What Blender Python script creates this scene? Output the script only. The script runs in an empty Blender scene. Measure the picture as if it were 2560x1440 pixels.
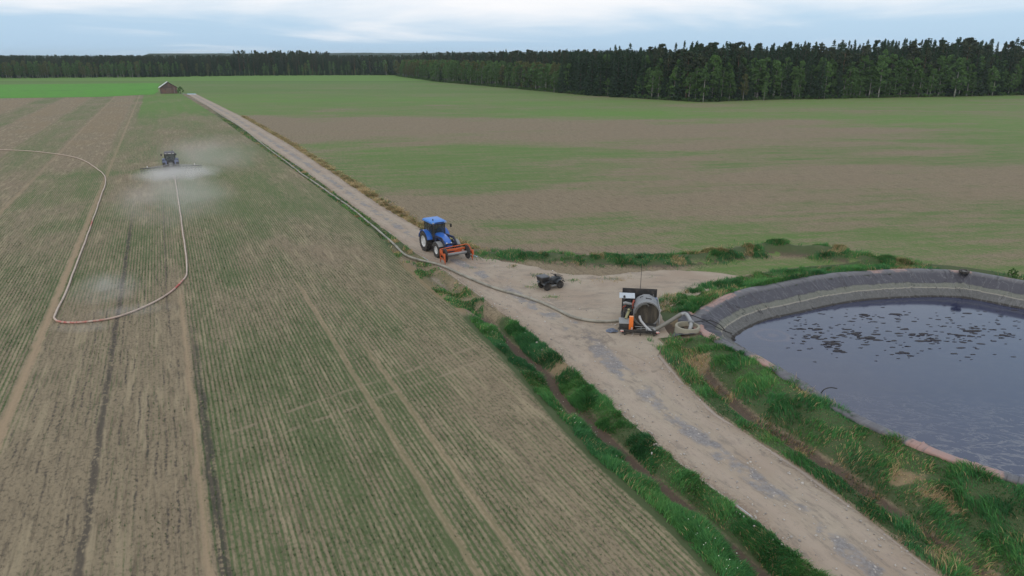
import bpy, bmesh, math, random
import numpy as np
from mathutils import Vector, Matrix

random.seed(7)
RNG = np.random.default_rng(11)
sc = bpy.context.scene
COL = sc.collection
R = math.radians

# ------------------------------------------------------------------ camera
CAM_H, FPX, YH = 18.5, 1720.0, 138.0
PITCH = math.atan((720 - YH) / FPX)
cam_d = bpy.data.cameras.new('camera')
cam_d.sensor_width = 36
cam_d.lens = FPX / 2560 * 36
cam_d.clip_start = 0.5
cam_d.clip_end = 20000
cam = bpy.data.objects.new('camera', cam_d)
COL.objects.link(cam)
cam.location = (0, 0, CAM_H)
cam.rotation_euler = (math.pi / 2 - PITCH, 0, 0)
sc.camera = cam

# ------------------------------------------------------------------ sky and sun
SUN_EL, SUN_AZ = R(42), R(205)          # high, soft, from behind the camera to the left
w = bpy.data.worlds.new('World')
sc.world = w
w.use_nodes = True
nt = w.node_tree
nt.nodes.clear()
wo = nt.nodes.new('ShaderNodeOutputWorld')
bg = nt.nodes.new('ShaderNodeBackground')
bg.inputs['Strength'].default_value = 0.1
sky = nt.nodes.new('ShaderNodeTexSky')
sky.sky_type = 'NISHITA'
sky.sun_disc = False
sky.sun_elevation = SUN_EL
sky.sun_rotation = SUN_AZ
sky.air_density = 1.2
sky.dust_density = 2.0
tc = nt.nodes.new('ShaderNodeTexCoord')
sep = nt.nodes.new('ShaderNodeSeparateXYZ')
nt.links.new(tc.outputs['Generated'], sep.inputs[0])


def wmath(op, a, b):
    n = nt.nodes.new('ShaderNodeMath')
    n.operation = op
    for i, v in enumerate((a, b)):
        if isinstance(v, (int, float)):
            n.inputs[i].default_value = v
        else:
            nt.links.new(v, n.inputs[i])
    return n.outputs[0]


zz = wmath('ADD', wmath('MAXIMUM', sep.outputs[2], 0.0), 0.055)
comb = nt.nodes.new('ShaderNodeCombineXYZ')
nt.links.new(wmath('DIVIDE', sep.outputs[0], zz), comb.inputs[0])
nt.links.new(wmath('DIVIDE', sep.outputs[1], zz), comb.inputs[1])
cn = nt.nodes.new('ShaderNodeTexNoise')
cn.inputs['Scale'].default_value = 0.16
cn.inputs['Detail'].default_value = 5
cn.inputs['Roughness'].default_value = 0.55
cn.inputs['Distortion'].default_value = 0.5
nt.links.new(comb.outputs[0], cn.inputs['Vector'])
# more cloud overhead than along the horizon, as under a broken cloud deck seen edge-on
cl = wmath('ADD', cn.outputs['Fac'], wmath('MINIMUM', wmath('MULTIPLY', sep.outputs[2], 3.2), 0.24))
cr = nt.nodes.new('ShaderNodeMapRange')
cr.interpolation_type = 'SMOOTHSTEP'
cr.inputs['From Min'].default_value = 0.52
cr.inputs['From Max'].default_value = 0.82
nt.links.new(cl, cr.inputs['Value'])
veil = nt.nodes.new('ShaderNodeMix')
veil.data_type = 'RGBA'
veil.inputs['Factor'].default_value = 0.80
nt.links.new(sky.outputs['Color'], veil.inputs['A'])
veil.inputs['B'].default_value = (5.3, 7.6, 10.0, 1)       # thin high veil of cloud
mx = nt.nodes.new('ShaderNodeMix')
mx.data_type = 'RGBA'
nt.links.new(cr.outputs['Result'], mx.inputs['Factor'])
nt.links.new(veil.outputs['Result'], mx.inputs['A'])
mx.inputs['B'].default_value = (10.0, 10.0, 10.2, 1)         # bright cloud
nt.links.new(mx.outputs['Result'], bg.inputs['Color'])
nt.links.new(bg.outputs[0], wo.inputs['Surface'])

sun_d = bpy.data.lights.new('sun', 'SUN')
sun_d.energy = 0.7
sun_d.angle = R(25)
sun_d.color = (1.0, 0.90, 0.74)
sun = bpy.data.objects.new('sun', sun_d)
COL.objects.link(sun)
sun.rotation_euler = (math.pi / 2 - SUN_EL, 0, math.pi - SUN_AZ)
sc.view_settings.view_transform = 'Standard'
sc.view_settings.look = 'None'
sc.view_settings.exposure = 0.0
sc.view_settings.gamma = 1
sc.view_settings.use_curve_mapping = False
sc.cycles.use_denoising = True
sc.cycles.max_bounces = 6
sc.cycles.diffuse_bounces = 3
sc.cycles.volume_bounces = 1
sc.cycles.transparent_max_bounces = 8
sc.cycles.volume_step_rate = 2.0
sc.cycles.volume_max_steps = 96
sc.cycles.caustics_reflective = False
sc.cycles.caustics_refractive = False


# ------------------------------------------------------------------ helpers
def at(px, py, z=0.0):
    """the place on level z that the photograph shows at its pixel (px, py)"""
    a, b = px - 1280, 720 - py
    fy = FPX * math.cos(PITCH) + b * math.sin(PITCH)
    fz = -FPX * math.sin(PITCH) + b * math.cos(PITCH)
    t = (z - CAM_H) / fz
    return Vector((a * t, fy * t, z))


def tag(o, label=None, cat=None, group=None, kind=None):
    if label: o['label'] = label
    if cat: o['category'] = cat
    if group: o['group'] = group
    if kind: o['kind'] = kind
    return o


def empty(name, loc, heading=None, rz=0):
    o = bpy.data.objects.new(name, None)
    COL.objects.link(o)
    o.location = loc
    if heading is not None:
        rz = math.atan2(heading[1], heading[0])
    o.rotation_euler = (0, 0, rz)
    o.empty_display_size = 0.3
    return o


def link(name, me, mat=None, parent=None):
    o = bpy.data.objects.new(name, me)
    COL.objects.link(o)
    if mat is not None and not me.materials:
        me.materials.append(mat)
    if parent is not None:
        o.parent = parent
    return o


def np_mesh(name, verts, faces, attrs=None, smooth=False):
    """mesh from numpy arrays; faces is (n,3) or (n,4)"""
    me = bpy.data.meshes.new(name)
    verts = np.asarray(verts, np.float32)
    faces = np.asarray(faces, np.int32)
    nf, k = faces.shape
    me.vertices.add(len(verts))
    me.vertices.foreach_set('co', verts.ravel())
    me.loops.add(nf * k)
    me.loops.foreach_set('vertex_index', faces.ravel())
    me.polygons.add(nf)
    me.polygons.foreach_set('loop_start', np.arange(nf, dtype=np.int32) * k)
    me.polygons.foreach_set('loop_total', np.full(nf, k, np.int32))
    if smooth:
        me.polygons.foreach_set('use_smooth', np.ones(nf, bool))
    for an, av in (attrs or {}).items():
        av = np.asarray(av, np.float32)
        if av.ndim == 1:
            a = me.attributes.new(an, 'FLOAT', 'POINT')
            a.data.foreach_set('value', av)
        else:
            a = me.attributes.new(an, 'FLOAT_COLOR', 'POINT')
            if av.shape[1] == 3:
                av = np.concatenate([av, np.ones((len(av), 1), np.float32)], 1)
            a.data.foreach_set('color', av.ravel())
    me.update(calc_edges=True)
    me.validate()
    return me


def grid_faces(nr, nc):
    i = np.arange(nr - 1)[:, None] * nc + np.arange(nc - 1)[None, :]
    return np.stack([i, i + 1, i + nc + 1, i + nc], -1).reshape(-1, 4)


def _hash(ix, iy, s):
    h = (ix.astype(np.int64) * 374761393 + iy.astype(np.int64) * 668265263 + s * 974634777) & 0x7fffffff
    h = ((h ^ (h >> 13)) * 1274126177) & 0x7fffffff
    return ((h ^ (h >> 16)) & 0xffff) / 65535.0


def vnoise(x, y, s=0):
    x = np.asarray(x, float); y = np.asarray(y, float)
    ix, iy = np.floor(x).astype(np.int64), np.floor(y).astype(np.int64)
    fx, fy = x - ix, y - iy
    fx = fx * fx * (3 - 2 * fx); fy = fy * fy * (3 - 2 * fy)
    a, b = _hash(ix, iy, s), _hash(ix + 1, iy, s)
    c, d = _hash(ix, iy + 1, s), _hash(ix + 1, iy + 1, s)
    return (a + (b - a) * fx) * (1 - fy) + (c + (d - c) * fx) * fy


def fbm(x, y, s=0, o=4):
    t = 0; amp = 0.5; tot = 0
    for i in range(o):
        t = t + amp * vnoise(np.asarray(x) * 2 ** i + 17.3 * i, np.asarray(y) * 2 ** i - 9.1 * i, s + i)
        tot += amp; amp *= 0.5
    return t / tot


def sstep(a, b, x):
    t = np.clip((np.asarray(x, float) - a) / (b - a), 0, 1)
    return t * t * (3 - 2 * t)


def bump1(x, c, wd):
    return np.exp(-((x - c) / wd) ** 2)


# shader helpers
class Sh:
    def __init__(self, name):
        self.m = bpy.data.materials.new(name)
        self.m.use_nodes = True
        self.nt = self.m.node_tree
        self.b = self.nt.nodes['Principled BSDF']
        self.out = self.nt.nodes['Material Output']

    def n(self, t, **kw):
        nd = self.nt.nodes.new(t)
        for k, v in kw.items():
            setattr(nd, k, v)
        return nd

    def put(self, sock, v):
        if isinstance(v, bpy.types.NodeSocket):
            self.nt.links.new(v, sock)
        elif isinstance(v, (tuple, list)) and len(v) == 3 and sock.type == 'RGBA':
            sock.default_value = (*v, 1)
        else:
            sock.default_value = v

    def math(self, op, a, b=0.0, c=0.0, clamp=False):
        nd = self.n('ShaderNodeMath', operation=op, use_clamp=clamp)
        self.put(nd.inputs[0], a); self.put(nd.inputs[1], b); self.put(nd.inputs[2], c)
        return nd.outputs[0]

    def add(self, a, b): return self.math('ADD', a, b)
    def mul(self, a, b): return self.math('MULTIPLY', a, b)
    def sub(self, a, b): return self.math('SUBTRACT', a, b)

    def step(self, a, b, x):
        nd = self.n('ShaderNodeMapRange', interpolation_type='SMOOTHSTEP')
        self.put(nd.inputs['Value'], x)
        self.put(nd.inputs['From Min'], a); self.put(nd.inputs['From Max'], b)
        return nd.outputs['Result']

    def pos(self):
        return self.n('ShaderNodeNewGeometry').outputs['Position']

    def obj(self):
        return self.n('ShaderNodeTexCoord').outputs['Object']

    def dot(self, v, d):
        nd = self.n('ShaderNodeVectorMath', operation='DOT_PRODUCT')
        self.put(nd.inputs[0], v); nd.inputs[1].default_value = d
        return nd.outputs['Value']

    def vec(self, x, y, z=0.0):
        nd = self.n('ShaderNodeCombineXYZ')
        self.put(nd.inputs[0], x); self.put(nd.inputs[1], y); self.put(nd.inputs[2], z)
        return nd.outputs[0]

    def noise(self, v, scale, detail=3, rough=0.55, dist=0.0):
        nd = self.n('ShaderNodeTexNoise')
        if v is not None: self.put(nd.inputs['Vector'], v)
        nd.inputs['Scale'].default_value = scale
        nd.inputs['Detail'].default_value = detail
        nd.inputs['Roughness'].default_value = rough
        nd.inputs['Distortion'].default_value = dist
        return nd.outputs['Fac']

    def voro(self, v, scale):
        nd = self.n('ShaderNodeTexVoronoi')
        if v is not None: self.put(nd.inputs['Vector'], v)
        nd.inputs['Scale'].default_value = scale
        return nd

    def attr(self, name, out='Fac'):
        return self.n('ShaderNodeAttribute', attribute_name=name).outputs[out]

    def mix(self, f, a, b, mode='MIX'):
        nd = self.n('ShaderNodeMix', data_type='RGBA', blend_type=mode)
        self.put(nd.inputs['Factor'], f); self.put(nd.inputs['A'], a); self.put(nd.inputs['B'], b)
        return nd.outputs['Result']

    def bump(self, h, strength=0.5, dist=0.05):
        nd = self.n('ShaderNodeBump')
        self.put(nd.inputs['Height'], h)
        nd.inputs['Strength'].default_value = strength
        nd.inputs['Distance'].default_value = dist
        self.nt.links.new(nd.outputs[0], self.b.inputs['Normal'])

    def done(self, col=None, rough=None, **kw):
        if col is not None: self.put(self.b.inputs['Base Color'], col)
        if rough is not None: self.put(self.b.inputs['Roughness'], rough)
        for k, v in kw.items():
            self.put(self.b.inputs[k.replace('_', ' ')], v)
        return self.m


def paint(name, c, rough=0.5, dirt=0.35, dirtcol=(0.16, 0.13, 0.10), metal=0.0, scale=3.0, coat=0.0):
    """worn paint / plastic / metal with grime in patches"""
    s = Sh(name)
    p = s.obj()
    n1 = s.noise(p, scale, 5, 0.65)
    n2 = s.noise(p, scale * 7, 3, 0.6)
    f = s.mul(s.step(0.45, 0.75, s.add(s.mul(n1, 0.7), s.mul(n2, 0.3))), dirt)
    c2 = s.mix(s.mul(n2, 0.35), c, tuple(x * 0.7 for x in c))
    col = s.mix(f, c2, dirtcol)
    s.bump(n2, 0.12, 0.02)
    s.b.inputs['Metallic'].default_value = metal
    if coat: s.b.inputs['Coat Weight'].default_value = coat
    return s.done(col, s.math('ADD', s.mul(f, 0.5), rough, clamp=True))


# mesh builder: collects shapes, builds ONE mesh object
class MB:
    def __init__(self):
        self.bm = bmesh.new()

    def _xf(self, vs, m):
        bmesh.ops.transform(self.bm, matrix=m, verts=vs)

    def box(self, c, s, rot=(0, 0, 0), bev=0.0, taper=None):
        r = bmesh.ops.create_cube(self.bm, size=1)
        vs = r['verts']
        if taper:                              # (x scale, y scale) of the top face
            for v in vs:
                if v.co.z > 0:
                    v.co.x *= taper[0]; v.co.y *= taper[1]
        self._xf(vs, Matrix.Diagonal((*s, 1)))
        if bev:
            es = {e for v in vs for e in v.link_edges}
            rr = bmesh.ops.bevel(self.bm, geom=list(es), offset=bev, segments=2, affect='EDGES', profile=0.6)
            vs = list({v for f in rr['faces'] for v in f.verts} | {v for v in vs if v.is_valid})
        m = Matrix.Translation(c) @ Matrix.Rotation(rot[2], 4, 'Z') @ Matrix.Rotation(rot[1], 4, 'Y') @ Matrix.Rotation(rot[0], 4, 'X')
        self._xf(vs, m)
        return self

    def cyl(self, a, b, r1, r2=None, seg=14, caps=True):
        a, b = Vector(a), Vector(b)
        r2 = r1 if r2 is None else r2
        L = (b - a).length
        if L < 1e-6: return self
        rr = bmesh.ops.create_cone(self.bm, cap_ends=caps, segments=seg, radius1=r1, radius2=r2, depth=L)
        q = Vector((0, 0, 1)).rotation_difference((b - a).normalized()).to_matrix().to_4x4()
        self._xf(rr['verts'], Matrix.Translation((a + b) / 2) @ q)
        return self

    def ball(self, c, r, sub=2, sc_=(1, 1, 1)):
        rr = bmesh.ops.create_icosphere(self.bm, subdivisions=sub, radius=r)
        self._xf(rr['verts'], Matrix.Translation(c) @ Matrix.Diagonal((*sc_, 1)))
        return self

    def lathe(self, prof, axis='Y', seg=28, c=(0, 0, 0), closed=True):
        """prof: (radius, along) points, spun about the axis"""
        rings = []
        for k in range(seg):
            a = 2 * math.pi * k / seg
            ring = []
            for r, t in prof:
                if axis == 'Y': co = (r * math.cos(a), t, r * math.sin(a))
                elif axis == 'X': co = (t, r * math.cos(a), r * math.sin(a))
                else: co = (r * math.cos(a), r * math.sin(a), t)
                ring.append(self.bm.verts.new(Vector(co) + Vector(c)))
            rings.append(ring)
        n = len(prof)
        for k in range(seg):
            A, B = rings[k], rings[(k + 1) % seg]
            for i in range(n if closed else n - 1):
                j = (i + 1) % n
                try: self.bm.faces.new((A[i], A[j], B[j], B[i]))
                except ValueError: pass
        return self

    def tube(self, pts, r, seg=10):
        """swept round tube through the points; r a number or one radius per point"""
        pts = [Vector(p) for p in pts]
        rs = [r] * len(pts) if isinstance(r, (int, float)) else list(r)
        prev = None; up = Vector((0, 0, 1))
        for i, p in enumerate(pts):
            t = (pts[min(i + 1, len(pts) - 1)] - pts[max(i - 1, 0)]).normalized()
            sd = t.cross(up)
            if sd.length < 0.05: sd = t.cross(Vector((0, 1, 0)))
            sd.normalize(); u2 = sd.cross(t)
            ring = [self.bm.verts.new(p + (sd * math.cos(2 * math.pi * k / seg) + u2 * math.sin(2 * math.pi * k / seg)) * rs[i]) for k in range(seg)]
            if prev:
                for k in range(seg):
                    self.bm.faces.new((prev[k], prev[(k + 1) % seg], ring[(k + 1) % seg], ring[k]))
            else:
                self.bm.faces.new(ring)
            prev = ring
        self.bm.faces.new(list(reversed(prev)))
        return self

    def prism(self, poly, y0, y1, plane='XZ'):
        """outline extruded: poly in XZ extruded along Y (or in XY along Z)"""
        def co(p, t):
            return (p[0], t, p[1]) if plane == 'XZ' else ((p[0], p[1], t) if plane == 'XY' else (t, p[0], p[1]))
        A = [self.bm.verts.new(co(p, y0)) for p in poly]
        B = [self.bm.verts.new(co(p, y1)) for p in poly]
        self.bm.faces.new(A); self.bm.faces.new(list(reversed(B)))
        n = len(poly)
        for i in range(n):
            self.bm.faces.new((A[i], B[i], B[(i + 1) % n], A[(i + 1) % n]))
        return self

    def loft(self, sections, cap=True):
        rows = [[self.bm.verts.new(p) for p in s] for s in sections]
        n = len(rows[0])
        for a, b in zip(rows, rows[1:]):
            for i in range(n):
                self.bm.faces.new((a[i], a[(i + 1) % n], b[(i + 1) % n], b[i]))
        if cap:
            self.bm.faces.new(rows[0]); self.bm.faces.new(list(reversed(rows[-1])))
        return self

    def sheet(self, pts, th=0.01):
        """flat panel through coplanar points with a thickness"""
        pts = [Vector(p) for p in pts]
        nrm = (pts[1] - pts[0]).cross(pts[2] - pts[0]).normalized() * th
        A = [self.bm.verts.new(p) for p in pts]
        B = [self.bm.verts.new(p + nrm) for p in pts]
        self.bm.faces.new(A); self.bm.faces.new(list(reversed(B)))
        for i in range(len(pts)):
            j = (i + 1) % len(pts)
            self.bm.faces.new((A[i], B[i], B[j], A[j]))
        return self

    def build(self, name, mat, parent=None, smooth=True):
        bmesh.ops.recalc_face_normals(self.bm, faces=self.bm.faces)
        me = bpy.data.meshes.new(name)
        self.bm.to_mesh(me)
        self.bm.free()
        if smooth and len(me.polygons):
            me.polygons.foreach_set('use_smooth', np.ones(len(me.polygons), bool))
            try: me.set_sharp_from_angle(angle=R(38))
            except Exception: pass
        return link(name, me, mat, parent)


def catmull(pts, step):
    pts = [Vector(p) for p in pts]
    P = [pts[0] * 2 - pts[1]] + pts + [pts[-1] * 2 - pts[-2]]
    out = []
    for i in range(1, len(P) - 2):
        p0, p1, p2, p3 = P[i - 1:i + 3]
        n = max(2, int((p2 - p1).length / step))
        for k in range(n):
            t = k / n
            out.append(0.5 * ((2 * p1) + (p2 - p0) * t + (2 * p0 - 5 * p1 + 4 * p2 - p3) * t * t + (3 * p1 - p0 - 3 * p2 + p3) * t ** 3))
    out.append(pts[-1])
    return out

# ------------------------------------------------------------------ lie of the land
ROWD = np.array([-0.490, 1.0]); ROWD /= np.linalg.norm(ROWD)      # sowing direction
ROWN = np.array([ROWD[1], -ROWD[0]])

_L = np.array([(24, -40), (20, -10), (17.5, 4), (14.2, 14), (11.7, 21.0), (10.6, 23.7), (9.3, 26.2), (7.8, 29.1), (6.1, 33.1), (4.4, 37.7), (3.1, 40.9), (1.4, 44.3), (-0.6, 49), (-3, 53.6), (-5.8, 59.2), (-9.5, 65.5), (-14.5, 75.8), (-23.9, 94.5), (-35.4, 117.3), (-60.4, 165.1), (-92.5, 227.1), (-161.4, 355.6), (-166, 364)])
_Rr = np.array([(30, -40), (25.5, -10), (22.3, 3), (18.6, 13), (15.8, 21.0), (14.7, 24.5), (13.5, 27.8), (12.4, 30), (10.9, 33.3), (10, 36.9), (9.4, 41.5), (8.6, 45), (5.6, 50), (2.2, 55), (-1.4, 61), (-5.4, 67), (-10.3, 75.2), (-17.1, 87.8), (-28.5, 111.2), (-49.3, 153.5), (-87.4, 227.1), (-157.2, 355.6), (-161.5, 364)])


def xL(y): return np.interp(y, _L[:, 1], _L[:, 0])
def xR(y): return np.interp(y, _Rr[:, 1], _Rr[:, 0])


def ditch_w(y):                                   # width of the ditch strip left of the road
    return np.interp(y, [-40, 20, 40, 50, 60, 66, 74, 110, 200, 364], [4.6, 4.3, 3.9, 3.4, 3.1, 2.2, 1.5, 1.6, 2.2, 2.8])


def xD(y): return xL(y) - ditch_w(y)


def ditch_depth(y):
    return np.interp(y, [-40, 46, 52, 60, 68, 400], [0.75, 0.72, 0.45, 0.35, 0.06, 0.05])


def ditch_z(x, y):
    f = (x - xD(y)) / ditch_w(y)
    c = 0.55 + 0.06 * np.sin(y * 0.31) + 0.04 * np.sin(y * 0.83 + 1)
    z = -ditch_depth(y) * np.exp(-(np.abs((f - c) / 0.21)) ** 2.2)
    z = z + 0.10 * (vnoise(x * 1.3, y * 1.3, 5) - 0.5) * sstep(0, 0.12, f) * (1 - sstep(0.88, 1, f))
    return z


# pond outline: inner edge of the crest, (x, y, crest height)
_pc = []
for px, py, z in ((1748, 808, .42), (1772, 772, .55), (1850, 735, .7), (1950, 713, .75), (2050, 694, .75), (2150, 683, .75), (2300, 677, .75), (2420, 683, .75), (2560, 706, .75)):
    _pc.append(at(px, py, z))
_pc += [Vector(p) for p in ((46.6, 50, .75), (50, 44, .75), (51.3, 36, .8), (49, 27, .85), (42, 20.5, .9), (33, 19.3, .9), (27.2, 21.8, .9))]
for px, py, z in ((2560, 1196, .95), (2400, 1146, .95), (2300, 1106, .95), (2200, 1064, .95), (2100, 1014, .95), (2000, 952, .9), (1900, 892, .75), (1800, 846, .5)):
    _pc.append(at(px, py, z))
_cl = catmull(_pc[-2:] + _pc + _pc[:2], 0.35)
# keep the closed middle run
_i0 = min(range(len(_cl) // 3), key=lambda i: (_cl[i] - _pc[0]).length)
_i1 = min(range(2 * len(_cl) // 3, len(_cl)), key=lambda i: (_cl[i] - _pc[0]).length)
POND = np.array([tuple(p) for p in _cl[_i0:_i1]])
PN = len(POND)
_tg = np.roll(POND[:, :2], -3, 0) - np.roll(POND[:, :2], 3, 0)
_tg /= np.linalg.norm(_tg, axis=1)[:, None]
PIN = np.stack([_tg[:, 1], -_tg[:, 0]], 1)        # points into the pond (outline runs clockwise)
if np.dot(PIN[0], np.array([30, 40]) - POND[0, :2]) < 0: PIN = -PIN
WATER_Z = -0.80


def pond_d(x, y):
    """signed distance to the crest line (positive outside) and its height there"""
    x = np.asarray(x, float).ravel(); y = np.asarray(y, float).ravel()
    best = np.full(len(x), 1e9); bz = np.zeros(len(x)); ins = np.zeros(len(x), bool)
    A = POND; B = np.roll(POND, -1, 0)
    near = (x > 2) & (x < 64) & (y > 6) & (y < 72)
    idx = np.nonzero(near)[0]
    xs, ys = x[idx], y[idx]
    bb = best[idx]; zz_ = bz[idx]; ii = ins[idx]
    for a, b in zip(A, B):
        dx, dy = b[0] - a[0], b[1] - a[1]
        l2 = dx * dx + dy * dy + 1e-9
        t = np.clip(((xs - a[0]) * dx + (ys - a[1]) * dy) / l2, 0, 1)
        d2 = np.hypot(xs - a[0] - t * dx, ys - a[1] - t * dy)
        m = d2 < bb
        bb[m] = d2[m]; zz_[m] = a[2] + (b[2] - a[2]) * t[m]
        cr_ = ((a[1] > ys) != (b[1] > ys))
        with np.errstate(divide='ignore', invalid='ignore'):
            xi = a[0] + (ys - a[1]) * dx / (dy if abs(dy) > 1e-9 else 1e-9)
        ii ^= cr_ & (xs < xi)
    best[idx] = bb; bz[idx] = zz_; ins[idx] = ii
    return np.where(ins, -best, best), bz


BANK = np.array([tuple(at(px, py))[:2] for px, py in ((1215, 638), (1300, 640), (1400, 646), (1520, 652), (1640, 655), (1750, 647), (1850, 634), (1920, 626), (2050, 634), (2150, 652), (2260, 666))])


def line_d(x, y, P):
    x = np.asarray(x, float).ravel(); y = np.asarray(y, float).ravel()
    best = np.full(len(x), 1e9); par = np.zeros(len(x))
    for i in range(len(P) - 1):
        a, b = P[i], P[i + 1]
        dx, dy = b[0] - a[0], b[1] - a[1]
        t = np.clip(((x - a[0]) * dx + (y - a[1]) * dy) / (dx * dx + dy * dy), 0, 1)
        d = np.hypot(x - a[0] - t * dx, y - a[1] - t * dy)
        m = d < best
        best[m] = d[m]; par[m] = i + t[m]
    return best, par


def right_z(x, y, d=None, cz=None):
    x = np.asarray(x, float).ravel(); y = np.asarray(y, float).ravel()
    if d is None: d, cz = pond_d(x, y)
    W = np.where(y < 44, 3.6, 2.2)
    prof = 1 - sstep(0.7, 0.7 + W, d)
    lump = (fbm(x * 0.55, y * 0.55, 3) - 0.5)
    z = cz * prof + lump * 0.45 * prof * sstep(0.5, 1.8, d)
    z = z - 0.12 * (1 - sstep(0.55, 0.95, d)) * (d < 5)
    dx = x - xR(y)
    dep = (1 - sstep(38.5, 42, y))
    z = z - 0.42 * bump1(dx, 2.1, 0.55) * dep * (1 - 0.6 * prof)
    z = z + 0.10 * bump1(dx, 0.9, 0.5) * dep
    bd, bp = line_d(x, y, BANK)
    hgt = np.interp(bp, [0, 1.5, 4, 5.5, 7, 8.5, 10], [0.18, 0.30, 0.35, 0.55, 0.8, 0.7, 0.4])
    z = z + hgt * np.exp(-(bd / 1.25) ** 2) * (0.75 + 0.5 * vnoise(x * .6, y * .6, 9))
    return z


def land_z(x, y):
    """height of the bare ground anywhere (scalars)"""
    if x < xD(y): return 0.0
    if x < xL(y): return float(ditch_z(np.array([x]), np.array([y]))[0])
    if x < xR(y): return 0.05
    return float(right_z([x], [y])[0])


# ------------------------------------------------------------------ land material
def make_land():
    s = Sh('farmland')
    p = s.pos()
    u = s.dot(p, (ROWN[0], ROWN[1], 0)); v = s.dot(p, (ROWD[0], ROWD[1], 0))
    rows = s.attr('rows')
    big = s.noise(p, 0.10, 3)
    med = s.noise(p, 0.9, 4, 0.6)
    fine = s.noise(s.vec(u, s.mul(v, 0.6)), 6.5, 4, 0.68)
    grit = s.noise(p, 26.0, 2, 0.6)
    streak = s.noise(s.vec(s.mul(u, 1.6), s.mul(v, 0.16)), 1.0, 3, 0.6)
    clod = s.noise(s.vec(s.mul(u, 4.2), s.mul(v, 0.40)), 1.0, 5, 0.70)
    lump = s.noise(p, 3.4, 3, 0.7)
    px_ = s.dot(p, (0.985, 0.17, 0)); py_ = s.dot(p, (-0.17, 0.985, 0))
    across = s.noise(s.vec(s.mul(px_, 0.09), s.mul(py_, 0.55)), 1.0, 6, 0.75)
    streak2 = s.add(s.mul(s.noise(s.vec(s.mul(u, 0.45), s.mul(v, 0.05)), 1.0, 2, 0.5), rows), s.mul(across, s.sub(1.0, rows)))
    # bare soil
    soil = s.mix(med, (0.262, 0.212, 0.140), (0.195, 0.158, 0.106))
    soil = s.mix(s.mul(s.step(0.49, 0.64, clod), 0.70), soil, (0.100, 0.080, 0.056))
    soil = s.mix(s.mul(s.step(0.52, 0.66, lump), 0.5), soil, (0.105, 0.085, 0.060))
    soil = s.mix(s.mul(s.step(0.50, 0.66, fine), 0.8), soil, (0.062, 0.052, 0.040))
    soil = s.mix(s.mul(s.step(0.54, 0.74, grit), 0.75), soil, (0.32, 0.265, 0.19))
    soil = s.mix(s.mul(s.step(0.35, 0.75, big), 0.35), soil, (0.20, 0.152, 0.104))
    # straw-coloured streaks of last year's stubble lying along the rows
    soil = s.mix(s.mul(s.mul(s.step(0.50, 0.66, streak), 0.60), rows), soil, (0.31, 0.255, 0.168))
    # sown rows
    f = s.math('FRACT', s.math('DIVIDE', s.add(u, s.mul(s.sub(med, 0.5), 0.05)), 0.25))
    tri = s.sub(1.0, s.mul(s.math('ABSOLUTE', s.sub(f, 0.5)), 2.0))
    row = s.step(0.35, 0.85, tri)
    g = s.attr('green')
    gl = s.add(g, s.add(s.mul(s.sub(streak2, 0.5), s.sub(1.25, s.mul(rows, 0.70))), s.add(s.mul(s.sub(clod, 0.5), 0.75), s.mul(s.sub(fine, 0.5), 0.85))))
    gl = s.add(gl, s.mul(s.mul(s.sub(row, 0.35), 0.30), rows))
    gm = s.step(0.34, 0.86, gl)
    lush = s.attr('lush')
    gcol = s.mix(grit, (0.050, 0.082, 0.034), (0.105, 0.140, 0.056))
    gcol = s.mix(lush, gcol, s.mix(grit, (0.078, 0.172, 0.030), (0.128, 0.232, 0.048)))
    col = s.mix(s.mul(gm, 0.92), soil, gcol)
    # dark moist slot lines left by the slurry coulters
    wob = s.sub(s.noise(s.vec(s.mul(u, 0.3), s.mul(v, 0.5)), 1.0, 3), 0.5)
    q = s.math('DIVIDE', s.add(u, s.mul(wob, 0.30)), 0.42)
    k = s.math('FLOOR', q)
    lf = s.math('ABSOLUTE', s.sub(s.math('FRACT', q), 0.5))
    seg = s.noise(s.vec(s.mul(k, 7.31), s.mul(v, 0.22)), 1.0, 4, 0.7)
    wet = s.attr('wet')
    line = s.mul(s.sub(1.0, s.step(0.05, 0.20, s.add(lf, s.mul(s.sub(fine, 0.5), 0.12)))), s.step(0.52, 0.62, s.add(seg, s.sub(s.mul(wet, 0.20), 0.13))))
    line = s.mul(line, s.mul(s.step(0.02, 0.25, wet), s.step(0.38, 0.56, fine)))
    # long wet furrows
    brk = s.step(0.40, 0.50, s.add(s.mul(fine, 0.55), s.mul(seg, 0.45)))
    for uc, hw, st_, va, vb in ((-5.35, 0.19, 1.0, 0, 105), (-0.42, 0.24, 1.0, 0, 60), (-1.95, 0.08, 0.7, 52, 112)):
        du = s.math('ABSOLUTE', s.sub(s.add(u, s.mul(wob, 0.45)), uc))
        dd = s.mul(s.sub(1.0, s.step(hw * 0.4, hw * 1.4, du)), s.mul(brk, st_))
        dd = s.mul(dd, s.mul(s.step(va, va + 6, v), s.sub(1.0, s.step(vb - 25, vb, s.add(v, s.mul(wob, 30.0))))))
        line = s.math('MAXIMUM', line, s.mul(dd, rows))
    col = s.mix(s.mul(line, 0.80), col, (0.060, 0.052, 0.046))
    # bare wheel tracks
    tr = None
    uw = s.add(u, s.add(s.mul(wob, 0.5), s.mul(s.sub(fine, 0.5), 0.30)))
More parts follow.
